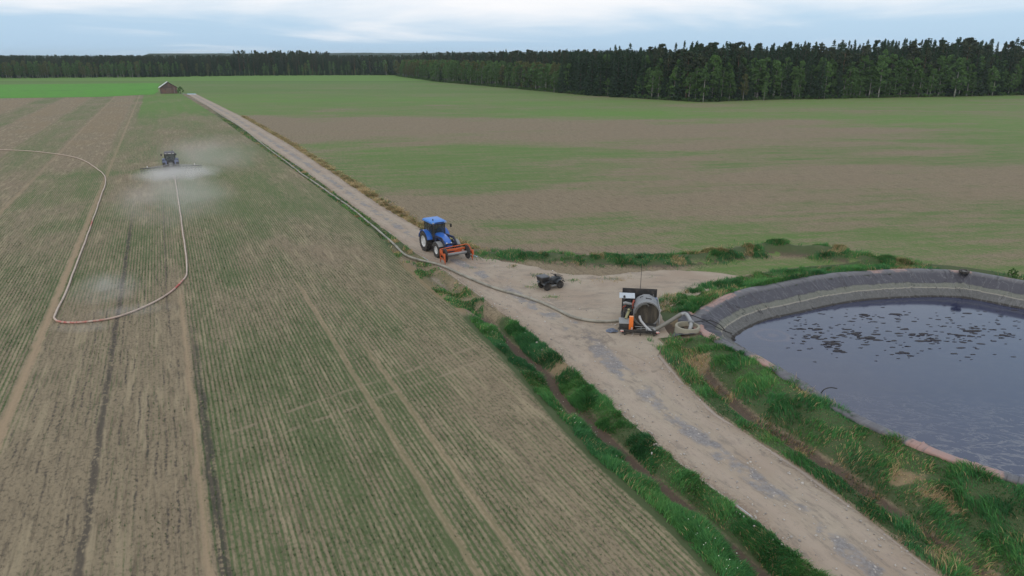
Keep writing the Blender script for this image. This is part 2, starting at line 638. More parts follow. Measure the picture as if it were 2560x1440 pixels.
    for uc, hw, v0, v1, am in ((-9.95, 0.20, -99, 999, 0.95), (-20.1, 0.20, -99, 999, 0.7), (-0.95, 0.13, 20, 62, 0.7), (8.15, 0.13, 0, 60, 0.5), (9.85, 0.13, 0, 44, 0.5), (-28.6, .15, 100, 999, .5), (-38.5, .15, 150, 999, .5)):
        du = s.math('ABSOLUTE', s.sub(uw, uc))
        dd = s.mul(s.sub(1.0, s.step(hw * 0.6, hw * 1.9, du)), am)
        dd = s.mul(dd, s.sub(1.0, s.mul(s.step(60, 140, v), 0.5)))
        if v0 > -50: dd = s.mul(dd, s.mul(s.step(v0, v0 + 4, v), s.sub(1.0, s.step(v1 - 4, v1, v))))
        tr = dd if tr is None else s.math('MAXIMUM', tr, dd)
    col = s.mix(s.mul(tr, rows), col, s.mix(fine, (0.34, 0.255, 0.165), (0.26, 0.195, 0.13)))
    # crossing pair of pale tracks
    cx = s.add(s.dot(p, (-0.667, 0.745, 0)), s.mul(s.sub(big, 0.5), 1.6))
    for cc in (31.2, 33.2):
        dd = s.sub(1.0, s.step(0.06, 0.24, s.math('ABSOLUTE', s.sub(cx, cc))))
        dd = s.mul(dd, s.step(-0.5, 1.0, u))
        col = s.mix(s.mul(s.mul(dd, rows), s.mul(s.step(0.40, 0.62, med), 0.6)), col, (0.27, 0.215, 0.15))
    # ground-cover zones
    sm = s.step(0.30, 0.70, s.add(s.attr('soil'), s.mul(s.sub(fine, 0.5), 0.5)))
    dark = s.mix(fine, (0.135, 0.100, 0.075), (0.065, 0.050, 0.040))
    col = s.mix(sm, col, dark)
    st = s.step(0.30, 0.70, s.add(s.attr('straw'), s.mul(s.sub(fine, 0.5), 0.7)))
    scol = s.mix(fine, (0.285, 0.215, 0.125), (0.13, 0.10, 0.062))
    col = s.mix(s.mul(st, 0.9), col, scol)
    tf = s.step(0.30, 0.70, s.add(s.attr('turf'), s.mul(s.sub(fine, 0.5), 0.5)))
    tcol = s.mix(fine, (0.048, 0.066, 0.032), (0.085, 0.110, 0.050))
    col = s.mix(tf, col, tcol)
    gv = s.step(0.35, 0.65, s.add(s.attr('gravel'), s.mul(s.sub(fine, 0.5), 0.6)))
    gvc = s.mix(grit, (0.40, 0.335, 0.285), (0.25, 0.21, 0.185))
    col = s.mix(gv, col, gvc)
    h = s.add(s.mul(fine, 0.6), s.add(s.mul(grit, 0.25), s.mul(s.mul(tri, rows), 0.5)))
    h = s.sub(h, s.mul(line, 0.6))
    s.bump(h, 0.55, 0.06)
    return s.done(col, 0.95, Specular_IOR_Level=0.15)


LAND = make_land()


def make_gravel():
    s = Sh('gravel_track')
    p = s.pos()
    t = s.attr('across')
    big = s.noise(p, 0.22, 3, 0.5)
    med = s.noise(p, 1.4, 4, 0.6)
    fine = s.noise(p, 7.0, 4, 0.7)
    vo = s.voro(p, 9.0)
    peb = s.step(0.05, 0.55, vo.outputs['Distance'])
    sand = s.mix(med, (0.40, 0.338, 0.268), (0.28, 0.233, 0.185))
    sand = s.mix(s.step(0.40, 0.70, big), sand, (0.30, 0.238, 0.185))
    sand = s.mix(s.mul(s.step(0.48, 0.64, s.noise(s.vec(s.mul(t, 9.0), s.mul(s.dot(p, (0, 1, 0)), 0.55), s.mul(s.dot(p, (1, 0, 0)), 0.25)), 1.6, 6, 0.75)), 0.65), sand, (0.19, 0.162, 0.138))
    stone = s.mix(s.step(0.3, 0.7, fine), (0.120, 0.120, 0.132), (0.27, 0.262, 0.268))
    # coarse grey metalling shows along the middle and in patches
    mid = s.sub(1.0, s.step(0.05, 0.22, s.math('ABSOLUTE', s.sub(t, 0.46))))
    mid = s.mul(mid, s.step(0.30, 0.55, s.noise(p, 0.35, 3)))
    gm = s.step(0.42, 0.78, s.add(s.add(s.mul(mid, 0.66), s.mul(s.sub(med, 0.5), 0.7)), s.add(s.mul(s.sub(big, 0.42), 0.6), s.mul(s.sub(fine, 0.5), 0.6))))
    col = s.mix(s.mul(gm, 0.8), sand, stone)
    wheel = s.math('MAXIMUM', s.sub(1.0, s.step(0.0, 0.13, s.math('ABSOLUTE', s.sub(t, 0.24)))), s.sub(1.0, s.step(0.0, 0.13, s.math('ABSOLUTE', s.sub(t, 0.76)))))
    col = s.mix(s.mul(wheel, 0.45), col, (0.375, 0.305, 0.25))
    oil = s.mul(s.attr('stain'), s.step(0.40, 0.70, s.add(s.mul(med, 0.6), s.mul(fine, 0.4))))
    col = s.mix(s.mul(oil, 0.75), col, (0.125, 0.10, 0.085))
    col = s.mix(s.mul(s.step(0.58, 0.78, fine), 0.40), col, (0.19, 0.155, 0.135))
    edge = s.step(0.36, 0.5, s.math('ABSOLUTE', s.sub(t, 0.5)))
    col = s.mix(s.mul(edge, s.step(0.4, 0.6, fine)), col, (0.22, 0.165, 0.125))
    s.bump(s.add(s.mul(fine, 0.6), s.mul(peb, 0.35)), 0.5, 0.05)
    return s.done(col, 0.95, Specular_IOR_Level=0.2)


GRAVEL = make_gravel()

# ------------------------------------------------------------------ land sheets
YS = np.unique(np.concatenate([np.arange(-40, 12, 4.0), np.arange(12, 70, 0.33), np.arange(70, 130, 0.9), np.arange(130, 360, 2.6), [362.0]]))


def grow(a, b, s0, k):
    o = [a]; s_ = s0
    while o[-1] < b:
        o.append(o[-1] + s_); s_ *= k
    return np.array(o)


def zone_attrs(n, **kw):
    out = {k: np.zeros(n) for k in ('green', 'lush', 'rows', 'wet', 'soil', 'straw', 'turf', 'gravel')}
    out.update(kw)
    return {k: np.clip(v, 0, 1.5) for k, v in out.items()}


def patch(x, y, px, py, rx, ry, rot=0.0):
    c = at(px, py)
    dx, dy = x - c.x, y - c.y
    ca, sa = math.cos(rot), math.sin(rot)
    return np.exp(-((dx * ca + dy * sa) / rx) ** 2 - ((-dx * sa + dy * ca) / ry) ** 2)


def left_green(X, Y):
    U = X * ROWN[0] + Y * ROWN[1]; V = X * ROWD[0] + Y * ROWD[1]
    lo = fbm(U * 0.16, V * 0.055, 21, 4) - 0.5
    lo2 = fbm(X * 0.09, Y * 0.09, 31, 3) - 0.5
    g = 0.53 + lo * 0.70 + lo2 * 0.35
    near = 1 - sstep(55, 72, V)
    # strip between the two furrows: mostly bare, much stubble
    strip = sstep(-10.2, -9.6, U) * (1 - sstep(-1.1, -0.6, U))
    g -= 0.24 * strip * near
    g -= 0.06 * strip * sstep(72, 110, V)
    g -= 0.12 * near * sstep(-3.2, -1.2, U) * strip
    g += 0.08 * (1 - strip) * (U < -9.8) * (1 - sstep(95, 125, V))
    g += 0.09 * (U > -0.6) * (1 - sstep(100, 140, V))
    # headland next to the ditch is thin
    edge = xD(Y) - X
    g -= 0.20 * (1 - sstep(1.5, 6.0, edge)) * (1 - sstep(45, 75, Y))
    # far strips of different working
    far = sstep(125, 165, V)
    bands = np.interp(U, [-70, -62, -60, -50, -48.5, -41, -40, -30, -29, -21, -20, -12, -11, 0, 20], [.42, .12, .1, .12, .55, .52, .1, .12, .56, .54, .14, .12, .48, .48, .48])
    g = g * (1 - far) + (bands + lo * 0.4 + lo2 * 0.25) * far
    mid = sstep(88, 100, V) * (1 - far)
    g -= 0.22 * mid * (U < -20) * sstep(0, 1, lo2 + 0.6)
    g += 0.30 * patch(X, Y, 330, 430, 16, 3.0, 0.45)
    g += 0.35 * patch(X, Y, 180, 490, 3.5, 5) + 0.4 * patch(X, Y, 195, 560, 2.5, 3.5) + 0.35 * patch(X, Y, 330, 600, 2, 4)
    g += 0.45 * patch(X, Y, 590, 590, 2.2, 4.0) + 0.40 * patch(X, Y, 600, 380, 8, 9) + 0.35 * patch(X, Y, 630, 680, 2.2, 4) + 0.3 * patch(X, Y, 700, 520, 5, 4)
    g += 0.30 * patch(X, Y, 1180, 740, 2.2, 1.8) + 0.30 * patch(X, Y, 720, 880, 1.6, 3.5) + 0.25 * patch(X, Y, 1000, 960, 3, 2)
    g += 0.25 * sstep(230, 300, V) * (U > -8) + 0.12 * sstep(200, 240, V) * (U > -8)
    g -= 0.15 * patch(X, Y, 880, 640, 5, 4)
    g = np.where(V < 190, np.minimum(g, 0.60 + 0.25 * (g - 0.60)), g)
    lush = 0.55 * sstep(190, 300, V) * (U > -8) + 0.20 * sstep(60, 120, V)
    wet = 0.85 * strip * near * (0.4 + 1.1 * np.clip(lo2 + 0.5, 0, 1)) + 0.5 * bump1(U, 3.4, 0.8) * (1 - sstep(26, 33, V)) + 0.55 * sstep(-5.5, -4.5, U) * (1 - sstep(-1, -.6, U)) * sstep(60, 66, V) * (1 - sstep(78, 86, V))
    wet += 0.45 * (U < -10) * (1 - sstep(70, 95, V)) * (0.3 + np.clip(lo + 0.5, 0, 1)) + 0.5 * sstep(-8.5, -7, U) * (1 - sstep(-3.5, -2.5, U)) * sstep(112, 122, V) * (1 - sstep(165, 190, V))
    return g, lush, wet


def build_left():
    dx = grow(0, 62, 0.5, 1.008)
    dx = np.concatenate([dx, grow(dx[-1], 900, 1.2, 1.12)[1:]])[::-1]
    X = xD(YS)[:, None] - dx[None, :]; Y = np.repeat(YS[:, None], len(dx), 1)
    x, y = X.ravel(), Y.ravel()
    g, lush, wet = left_green(x, y)
    near_edge = 1 - sstep(0.0, 0.9, xD(y) - x)
    at_ = zone_attrs(len(x), green=g, lush=lush, wet=wet, rows=np.ones(len(x)),
                     straw=0.5 * np.clip((0.34 - g) / 0.25, 0, 1) * sstep(130, 170, x * ROWD[0] + y * ROWD[1]) + near_edge * 0.9 * sstep(50, 53, y) * (1 - sstep(61, 66, y)),
                     turf=near_edge * 0.55 * (1 - sstep(47, 50, y)))
    z = 0.015 * (vnoise(x * 0.8, y * 0.8, 2) - 0.5) * sstep(0, 2, xD(y) - x)
    me = np_mesh('crop_field_left', np.stack([x, y, z], 1), grid_faces(len(YS), len(dx)), at_, True)
    o = link('crop_field_left', me, LAND)
    tag(o, 'brown field with sparse green crop rows left of the gravel road', 'field', kind='structure')


def build_ditch():
    f = np.linspace(0, 1, 19)
    Y = np.repeat(YS[:, None], len(f), 1)
    X = xD(Y) + f[None, :] * ditch_w(Y)
    x, y = X.ravel(), Y.ravel(); ff = np.repeat(f[None, :], len(YS), 0).ravel()
    z = ditch_z(x, y)
    lush_y = 1 - sstep(46.5, 50, y)
    dry = sstep(47, 50, y) * (1 - sstep(60, 66, y))
    verge = sstep(60, 66, y)
    nn = vnoise(x * 0.5, y * 0.5, 41)
    cen = bump1(ff, 0.55, 0.13)
    gap = bump1(y, 39.6, 1.6) * sstep(0.6, 0.75, ff)
    turf = lush_y * (1 - cen * 1.3) * (1 - gap) + verge * (0.75 - 0.4 * sstep(150, 300, y)) * (0.5 + nn) + dry * 0.45 * sstep(0.55, 0.8, nn)
    soil = cen * 1.2 * lush_y + dry * 0.45 * bump1(ff, 0.5, 0.25)
    straw = dry * (0.9 * bump1(ff, 0.12, 0.13) + 0.5 * bump1(ff, 0.8, 0.15) * nn * 1.6) + gap * 0.8
    a = zone_attrs(len(x), turf=turf, soil=soil, straw=straw, green=0.15 + 0 * x, gravel=sstep(0.93, 1.0, ff) * 0.8 + dry * 0.5 * bump1(ff, 0.5, .2) * nn)
    me = np_mesh('ditch', np.stack([x, y, z], 1), grid_faces(len(YS), len(f)), a, True)
    o = link('ditch', me, LAND)
    tag(o, 'grassy roadside ditch between the crop field and the gravel road', 'ditch', kind='structure')


def build_road():
    ys = YS[YS < 357]
    f = np.linspace(0, 1, 15)
    Y = np.repeat(ys[:, None], len(f), 1)
    wl = 0.30 * (fbm(ys * 0.5, ys * 0 + 3, 51) - 0.5) * 2 + 0.12
    wr = 0.45 * (fbm(ys * 0.45, ys * 0 + 9, 57) - 0.5) * 2 + 0.25
    A = (xL(ys) - wl)[:, None]; B = (xR(ys) + wr)[:, None]
    X = A + (B - A) * f[None, :]
    ff = np.repeat(f[None, :], len(ys), 0)
    z = 0.014 + 0.06 * np.sin(np.pi * ff) ** 0.7 - 0.022 * (bump1(ff, 0.24, 0.09) + bump1(ff, 0.76, 0.09)) + 0.02 * (vnoise(X * .9, Y * .9, 8) - .5) * np.sin(np.pi * ff)
    # the edges die into the ground
    z = np.where((ff < 0.01) | (ff > 0.99), -0.02, z)
    x, y = X.ravel(), Y.ravel()
    stain = np.clip(1.1 * patch(x, y, 1470, 850, 2.6, 1.6) + 0.6 * patch(x, y, 1530, 800, 1.5, 2.5), 0, 1)
    me = np_mesh('gravel_road', np.stack([x, y, z.ravel()], 1), grid_faces(len(ys), len(f)), dict(across=ff.ravel(), stain=stain), True)
    o = link('gravel_road', me, GRAVEL)
    tag(o, 'pale gravel farm road running from the foreground to the barn', 'road', kind='structure')


def build_right():
    dx = grow(0, 50, 0.28, 1.0015)
    dx = np.concatenate([dx, grow(dx[-1], 900, 0.6, 1.12)[1:]])
    ys = YS
    X = xR(ys)[:, None] + dx[None, :]; Y = np.repeat(ys[:, None], len(dx), 1)
    x, y = X.ravel(), Y.ravel()
    d, cz = pond_d(x, y)
    bd, bp = line_d(x, y, BANK)
    z = right_z(x, y, d, cz)
    off = np.repeat(dx[None, :], len(ys), 0).ravel()
    nn = fbm(x * 0.5, y * 0.5, 61); n2 = fbm(x * 0.9, y * 0.9, 67)
    # crop pattern of the big field
    sx, sy = x * 0.985 + y * 0.17, -x * 0.17 + y * 0.985
    big = fbm(sx * 0.012, sy * 0.035, 71, 4) - 0.5
    md = fbm(sx * 0.05, sy * 0.13, 77, 4) - 0.5
    g = 0.52 + big * 0.9 + md * 0.9
    g += 0.42 * sstep(212, 236, y + 0.06 * x) * (1 - sstep(20, 110, x)) + 0.16 * sstep(40, 110, x - 0.1 * y)
    g -= 0.24 * bump1(y - 0.10 * x + 10 * (vnoise(x * .03, y * 0, 5) - .5), 190, 22) * (1 - sstep(20, 120, x))
    g -= 0.16 * bump1(y, 272, 18) * bump1(x, 75, 45)
    g += 0.20 * patch(x, y, 1050, 395, 11, 5, -0.5) + 0.2 * patch(x, y, 1180, 480, 5, 6) + 0.20 * patch(x, y, 1330, 375, 16, 4)
    g += 0.15 * patch(x, y, 1900, 470, 12, 4) + 0.15 * patch(x, y, 1700, 560, 8, 2.6) + 0.2 * patch(x, y, 2250, 590, 7, 1.6) + 0.15 * patch(x, y, 1260, 560, 4, 2)
    g -= 0.12 * (1 - sstep(3, 14, off)) * (y > 66)
    g = np.minimum(g, 0.66 + 0.35 * (g - 0.66))
    lush = np.clip(0.42 + 0.38 * sstep(90, 240, y) + big * 0.5, 0, 1)
    trod = (1 - sstep(66, 70, y)) * (1 - sstep(8, 14, np.abs(x - 5)))            # bare ground round the yard
    g -= 0.5 * trod
    # bank round the pond
    in_b = 1 - sstep(4.2, 5.2, d)
    left_b = (1 - sstep(40, 44, y)) * (off < 14) * (d > 0)
    zone = np.clip(np.maximum(in_b, left_b), 0, 1)
    ditch2 = bump1(off, 2.1, 0.50) * (1 - sstep(38.5, 42, y))
    straw_p = sstep(0.57, 0.76, nn + 0.35 * (n2 - .5)) * zone
    turf = zone * 1.1 * (1 - straw_p * 0.9) * (1 - 1.1 * ditch2)
    turf *= sstep(0.25, 0.6, off) + (y > 44)
    turf *= 1 - 0.9 * bump1(d, 0.1, 0.5) * (y < 44)
    soil = 0.8 * ditch2 * (0.5 + nn) + 0.9 * np.exp(-(bd / 2.6) ** 2) * (n2 > 0.40) * (1 - sstep(0.0, 1.2, 1.0 - bd))
    soil += 0.6 * bump1(y, 41, 1.8) * bump1(off, 1.6, 1.2)
    wl_ = 1 - sstep(1.3, 2.4, np.hypot(x - 11.9, y - 45.0))
    soil = np.maximum(soil, wl_ * 0.9)
    turf *= 1 - wl_
    thr_ = np.interp(y, [40, 42.3], [0.0, 1.0])
    turf *= 1 - thr_ * (y < 45) * (off < 1.2)
    bk = np.exp(-(bd / 1.7) ** 2)
    turf = np.maximum(turf, bk * (0.35 + 0.9 * n2) * 1.1)
    straw = straw_p * 0.9 + 0.85 * (1 - sstep(0.6, 1.5, off)) * sstep(68, 76, y) * (0.55 + 0.6 * nn) * (1 - 0.55 * sstep(150, 250, y))
    straw += 0.35 * np.exp(-((bd - 2.4) / 0.9) ** 2) * (n2 > .5)
    grav = (1 - sstep(0.0, 0.45, off)) * 0.9 + 0.9 * bump1(d, 0.35, 0.33) * (nn > 0.40) * 0
    turf += 0.25 * (1 - sstep(0.2, 0.7, off)) * sstep(68, 76, y) * nn
    a = zone_attrs(len(x), green=g * (1 - zone), lush=lush, turf=turf, soil=soil, straw=straw, gravel=grav * (1 - zone * (off > .6)))
    V = np.stack([x, y, z], 1)
    F = grid_faces(len(ys), len(dx))
    c = V[F].mean(1)
    dc = d[F].mean(1); oc = off[F].mean(1); bc = bd[F].mean(1)
    dead = dc < -0.15
    emb = ((dc < 4.9) | ((c[:, 1] < 41.5) & (c[:, 1] > 8) & (oc < 14) & (oc > 0.7))) & ~dead
    bnk = (bc < 2.2) & ~emb & ~dead
    rest = ~(dead | emb | bnk)
    for nm, m, lb, ct in (('crop_field_right', rest, 'wide brown and green field right of the gravel road', 'field'),
                          ('pond_embankment', emb, 'raised grassy bank of earth around the slurry pond', 'embankment'),
                          ('earth_bank', bnk, 'low bank of bare soil and grass behind the gravel yard', 'earth bank')):
        fs = F[m]
        used = np.unique(fs)
        re = np.zeros(len(V), int); re[used] = np.arange(len(used))
        me = np_mesh(nm, V[used], re[fs], {k: q[used] for k, q in a.items()}, True)
        tag(link(nm, me, LAND), lb, ct, kind='structure')


def build_yard():
    P = [(1135, 668), (1190, 643), (1260, 655), (1330, 668), (1400, 684), (1500, 690), (1640, 678), (1760, 681), (1868, 698), (1800, 720), (1720, 748), (1672, 772), (1655, 795), (1690, 842), (1655, 868), (1640, 930), (1600, 900), (1480, 850), (1330, 762), (1230, 706)]
    ring = catmull([at(*p) for p in P] + [at(*P[0])], 0.35)[:-1]
    ring = [Vector((p.x + 0.5 * (float(vnoise(p.x * 1.4, p.y * 1.4, 3)) - .5), p.y + 0.5 * (float(vnoise(p.x * 1.4, p.y * 1.4, 4)) - .5), 0)) for p in ring]
    bm = bmesh.new()
    vs = [bm.verts.new(p) for p in ring]
    es = [bm.edges.new((vs[i], vs[(i + 1) % len(vs)])) for i in range(len(vs))]
    bmesh.ops.triangle_fill(bm, use_beauty=True, edges=es)
    bmesh.ops.recalc_face_normals(bm, faces=bm.faces)
    for v in bm.verts: v.co.z = 0.052
    # skirt so the sheet has an edge
    me = bpy.data.meshes.new('gravel_yard')
    bm.to_mesh(me); bm.free()
    n = len(me.vertices)
    co = np.zeros(n * 3, np.float32); me.vertices.foreach_get('co', co); co = co.reshape(-1, 3)
    a = me.attributes.new('across', 'FLOAT', 'POINT'); a.data.foreach_set('value', np.full(n, 0.66, np.float32))
    b = me.attributes.new('stain', 'FLOAT', 'POINT')
    b.data.foreach_set('value', np.clip(patch(co[:, 0], co[:, 1], 1530, 800, 1.6, 3.0), 0, 1).astype(np.float32))
    if me.polygons[0].normal.z < 0: me.flip_normals()
    tag(link('gravel_yard', me, GRAVEL), 'worn gravel yard beside the slurry pond', 'yard', kind='structure')


build_left(); build_ditch(); build_road(); build_right(); build_yard()


# far country: one sheet to the horizon
def build_far():
    ys = 362 + np.concatenate([np.arange(0, 420, 7.0), grow(420, 6500, 12, 1.16)])
    xs = np.concatenate([-grow(500, 6500, 12, 1.16)[::-1], np.arange(-495, 500, 6.0), grow(500, 6500, 12, 1.16)])
    X, Y = np.meshgrid(xs, ys)
    x, y = X.ravel(), Y.ravel()
    g = 0.80 + 0.5 * (fbm(x * .02, y * .05, 5) - .5)
    g = np.where(y < 500, g - 0.04 * (x > -160), g + 0.2)
    a = zone_attrs(len(x), green=g, lush=0.62 + 0.35 * sstep(510, 540, y) + 0 * x, turf=0.8 * sstep(680, 720, y) + .9 * bump1(y, 538 + 0.02 * x, 5))
    me = np_mesh('far_ground', np.stack([x, y, 0 * x], 1), grid_faces(len(ys), len(xs)), a)
    tag(link('far_ground', me, LAND), 'level green fields and forest floor stretching to the horizon', 'ground', kind='structure')


build_far()


def green_field():
    s = Sh('young_grass')
    p = s.pos()
    u = s.dot(p, (0.78, 0.62, 0))
    n = s.noise(p, 0.05, 3); n2 = s.noise(p, 0.7, 3)
    wv = s.math('SINE', s.mul(s.add(u, s.mul(n, 30.0)), 0.9))
    c = s.mix(n2, (0.070, 0.215, 0.028), (0.105, 0.280, 0.042))
    c = s.mix(s.mul(s.step(0.2, 1.0, wv), 0.35), c, (0.09, 0.19, 0.045))
    c = s.mix(s.step(0.5, 0.8, n), c, (0.07, 0.20, 0.03))
    m = s.done(c, 0.9, Specular_IOR_Level=0.1)
    P = [at(*q) for q in ((-420, 251), (0, 246), (130, 244), (250, 242.5), (385, 236), (396, 228), (393, 222), (400, 208), (200, 209.5), (0, 211.5), (-420, 214))]
    xs_ = [p.x for p in P]
    me = bpy.data.meshes.new('green_field_far')
    me.from_pydata([(p.x, p.y, 0.05) for p in P], [], [tuple(range(len(P)))])
    if me.polygons[0].normal.z < 0: me.flip_normals()
    tag(link('green_field_far', me, m), 'bright green grass field left of the barn', 'field', kind='structure')


green_field()


# low wooded hills on the horizon
def hills():
    s = Sh('distant_woods')
    p = s.pos()
    n = s.noise(p, 0.05, 4, 0.7)
    m = s.done(s.mix(n, (0.022, 0.034, 0.024), (0.050, 0.070, 0.042)), 1.0, Specular_IOR_Level=0.0)
    ys = np.linspace(1150, 3400, 60); xs = np.linspace(-2800, 2800, 380)
    X, Y = np.meshgrid(xs, ys)
    a = X / Y
    prof = 9 + 12 * fbm(a * 2.2 + 4, Y * 0.0008, 4, 3) + 22 * sstep(1500, 3000, Y) * fbm(a * 3.1 + 1, Y * 0.001, 14, 3) - 8 * (a < -.5)
    Z = prof * sstep(1150, 1350, Y) * (1 - sstep(3150, 3400, Y)) + 5.0 * (fbm(X * .09, Y * .03, 3, 2) - .5) * sstep(1150, 1350, Y) - 0.5
    me = np_mesh('hills', np.stack([X.ravel(), Y.ravel(), Z.ravel()], 1), grid_faces(60, 380), None, False)
    tag(link('hills', me, m), 'low blue-grey wooded hills along the horizon', 'hills', kind='structure')


hills()

# ------------------------------------------------------------------ pond: liner, water
def make_liner():
    s = Sh('pond_liner')
    dd = s.attr('down'); al = s.attr('along')
    p = s.pos()
    n1 = s.noise(p, 0.7, 4, 0.6); n2 = s.noise(p, 4.5, 4, 0.7); n3 = s.noise(p, 18, 2)
    w = s.add(dd, s.mul(s.sub(n1, 0.5), 0.20))
    film = s.mix(n1, (0.036, 0.035, 0.046), (0.066, 0.064, 0.080))
    film = s.mix(s.mul(s.step(0.55, 0.72, n2), 0.35), film, (0.15, 0.145, 0.15))
    scum = s.mix(n2, (0.195, 0.20, 0.165), (0.085, 0.09, 0.085))
    low = s.mix(n2, (0.15, 0.15, 0.145), (0.045, 0.047, 0.052))
    low = s.mix(s.step(0.55, 0.8, n3), low, (0.22, 0.22, 0.21))
    c = s.mix(s.step(0.44, 0.50, w), film, scum)
    ln = s.sub(1.0, s.step(0.010, 0.026, s.math('ABSOLUTE', s.sub(s.add(dd, s.mul(s.sub(s.noise(p, 0.3, 2), 0.5), 0.05)), 0.66))))
    c = s.mix(s.step(0.64, 0.68, s.add(dd, s.mul(s.sub(n2, .5), 0.08))), c, low)
    c = s.mix(s.mul(ln, 0.7), c, (0.29, 0.27, 0.23))
    c = s.mix(s.step(0.93, 0.97, dd), c, (0.035, 0.032, 0.030))
    top = s.sub(1.0, s.step(0.02, 0.13, s.add(dd, s.mul(s.sub(n2, .5), 0.10))))
    c = s.mix(s.mul(top, 0.45), c, (0.17, 0.165, 0.17))
    # pinkish gravel spilled along the crest in stretches
    gr = s.attr('pink')
    gm = s.step(0.35, 0.6, s.add(gr, s.mul(s.sub(n2, 0.5), 0.5)))
    c = s.mix(gm, c, s.mix(n3, (0.40, 0.245, 0.205), (0.27, 0.165, 0.145)))
    cr_ = s.math('ABSOLUTE', s.sub(s.noise(s.vec(s.mul(al, 0.55), s.mul(dd, 0.75)), 1.0, 4, 0.55, 0.6), 0.5))
    crease_shade = s.mul(s.sub(1.0, s.step(0.0, 0.018, cr_)), s.step(0.45, 0.6, n1))
    c = s.mix(s.mul(crease_shade, 0.75), c, (0.016, 0.016, 0.02))  # shade of the folds painted as thin dark lines
    cr2 = s.math('ABSOLUTE', s.sub(s.noise(s.vec(s.mul(al, 1.6), s.mul(dd, 1.2)), 1.0, 3, 0.5, 0.8), 0.52))
    c = s.mix(s.mul(s.sub(1.0, s.step(0.0, 0.02, cr2)), 0.35), c, (0.20, 0.20, 0.21))
    rough = s.add(0.55, s.mul(s.step(0.40, 0.5, w), 0.4))
    s.bump(s.add(s.mul(n2, 0.5), s.mul(n3, 0.2)), 0.3, 0.04)
    return s.done(c, rough)


def build_liner():
    # profile: (outward offset from the crest line, drop from the crest)
    offs = np.concatenate([[0.75, 0.6, 0.4, 0.2], np.arange(0.0, -2.5, -0.125), [-2.6, -2.8, -3.2, -3.8]])
    sub_ = 4
    ii = np.arange(PN * sub_) / sub_
    def rsm(a): return np.interp(ii, np.arange(PN + 1), np.append(a, a[0]))
    N, K = PN * sub_, len(offs)
    s_al = np.arange(N) * 0.35 / sub_
    LEN = PN * 0.35
    PI_ = np.stack([rsm(PIN[:, 0]), rsm(PIN[:, 1])], 1)
    V = np.zeros((N, K, 3)); down = np.zeros((N, K)); pink = np.zeros((N, K))
    x0, y0, z0 = rsm(POND[:, 0]), rsm(POND[:, 1]), rsm(POND[:, 2])
    # folds: radial wrinkles that fan down the slope, a few sharp long creases
    wr = np.zeros((N, K))
    rs = np.random.default_rng(5)
    for k in range(300):
        c = rs.uniform(0, LEN); sl = rs.uniform(-1.4, 1.4); wd = rs.uniform(0.05, 0.13); am = rs.uniform(0.015, 0.06)
        if k % 6 == 0: am *= 2.2
        t0, t1 = sorted(rs.uniform(0, 1, 2))
        for j in range(K):
            q = np.clip((-offs[j]) / 2.45, -.4, 1.3)
            dist = np.abs((s_al - (c + sl * q + .25 * math.sin(3 * q + k)) + LEN / 2) % LEN - LEN / 2)
            wr[:, j] += am * np.exp(-(dist / wd) ** 2) * (t0 - 0.25 < q < t1 + .25)
    for j, o in enumerate(offs):
        q = -o / 2.45
        z = z0 - 0.02 if o > 0 else z0 + (WATER_Z - z0) * min(q, 2) - 0.02
        if o > 0: z = z0 * (1 - 0.05 * o) + 0.0
        nz = 0.06 * (fbm(s_al * 0.8, 0 * s_al + j * 0.3, 91) - 0.5)
        V[:, j, 0] = x0 - PI_[:, 0] * o; V[:, j, 1] = y0 - PI_[:, 1] * o
        V[:, j, 2] = z + 0.045 + wr[:, j] + nz
        down[:, j] = np.clip(q, 0, 1.4)
        edge = fbm(s_al * 0.35, s_al * 0 + 7, 93)
        pink[:, j] = (0.9 * bump1(o, 0.45, 0.35) + 0.55 * bump1(o, -0.05, 0.2)) * sstep(0.52, 0.62, edge) * np.where(y0 < 46, 1.0, 0.75)
    # ragged outer edge tucked in the soil
    V[:, 0, 2] -= 0.25
    V[:, 0, :2] += (PI_ * 0.5 * (fbm(s_al * .9, s_al * 0, 95)[:, None] - 0.2))
    co = V.reshape(-1, 3)
    F = []
    for i in range(N):
        i2 = (i + 1) % N
        for j in range(K - 1):
            F.append((i * K + j, i * K + j + 1, i2 * K + j + 1, i2 * K + j))
    me = np_mesh('pond_liner', co, F, dict(down=down.ravel(), along=np.repeat(s_al, K), pink=pink.ravel()), True)
    me.update()
    if sum(me.polygons[i].normal.z for i in range(0, 2000, 7)) < 0: me.flip_normals()
    tag(link('pond_liner', me, make_liner()), 'wrinkled dark plastic liner on the inner slope of the pond', 'pond liner', kind='structure')


build_liner()


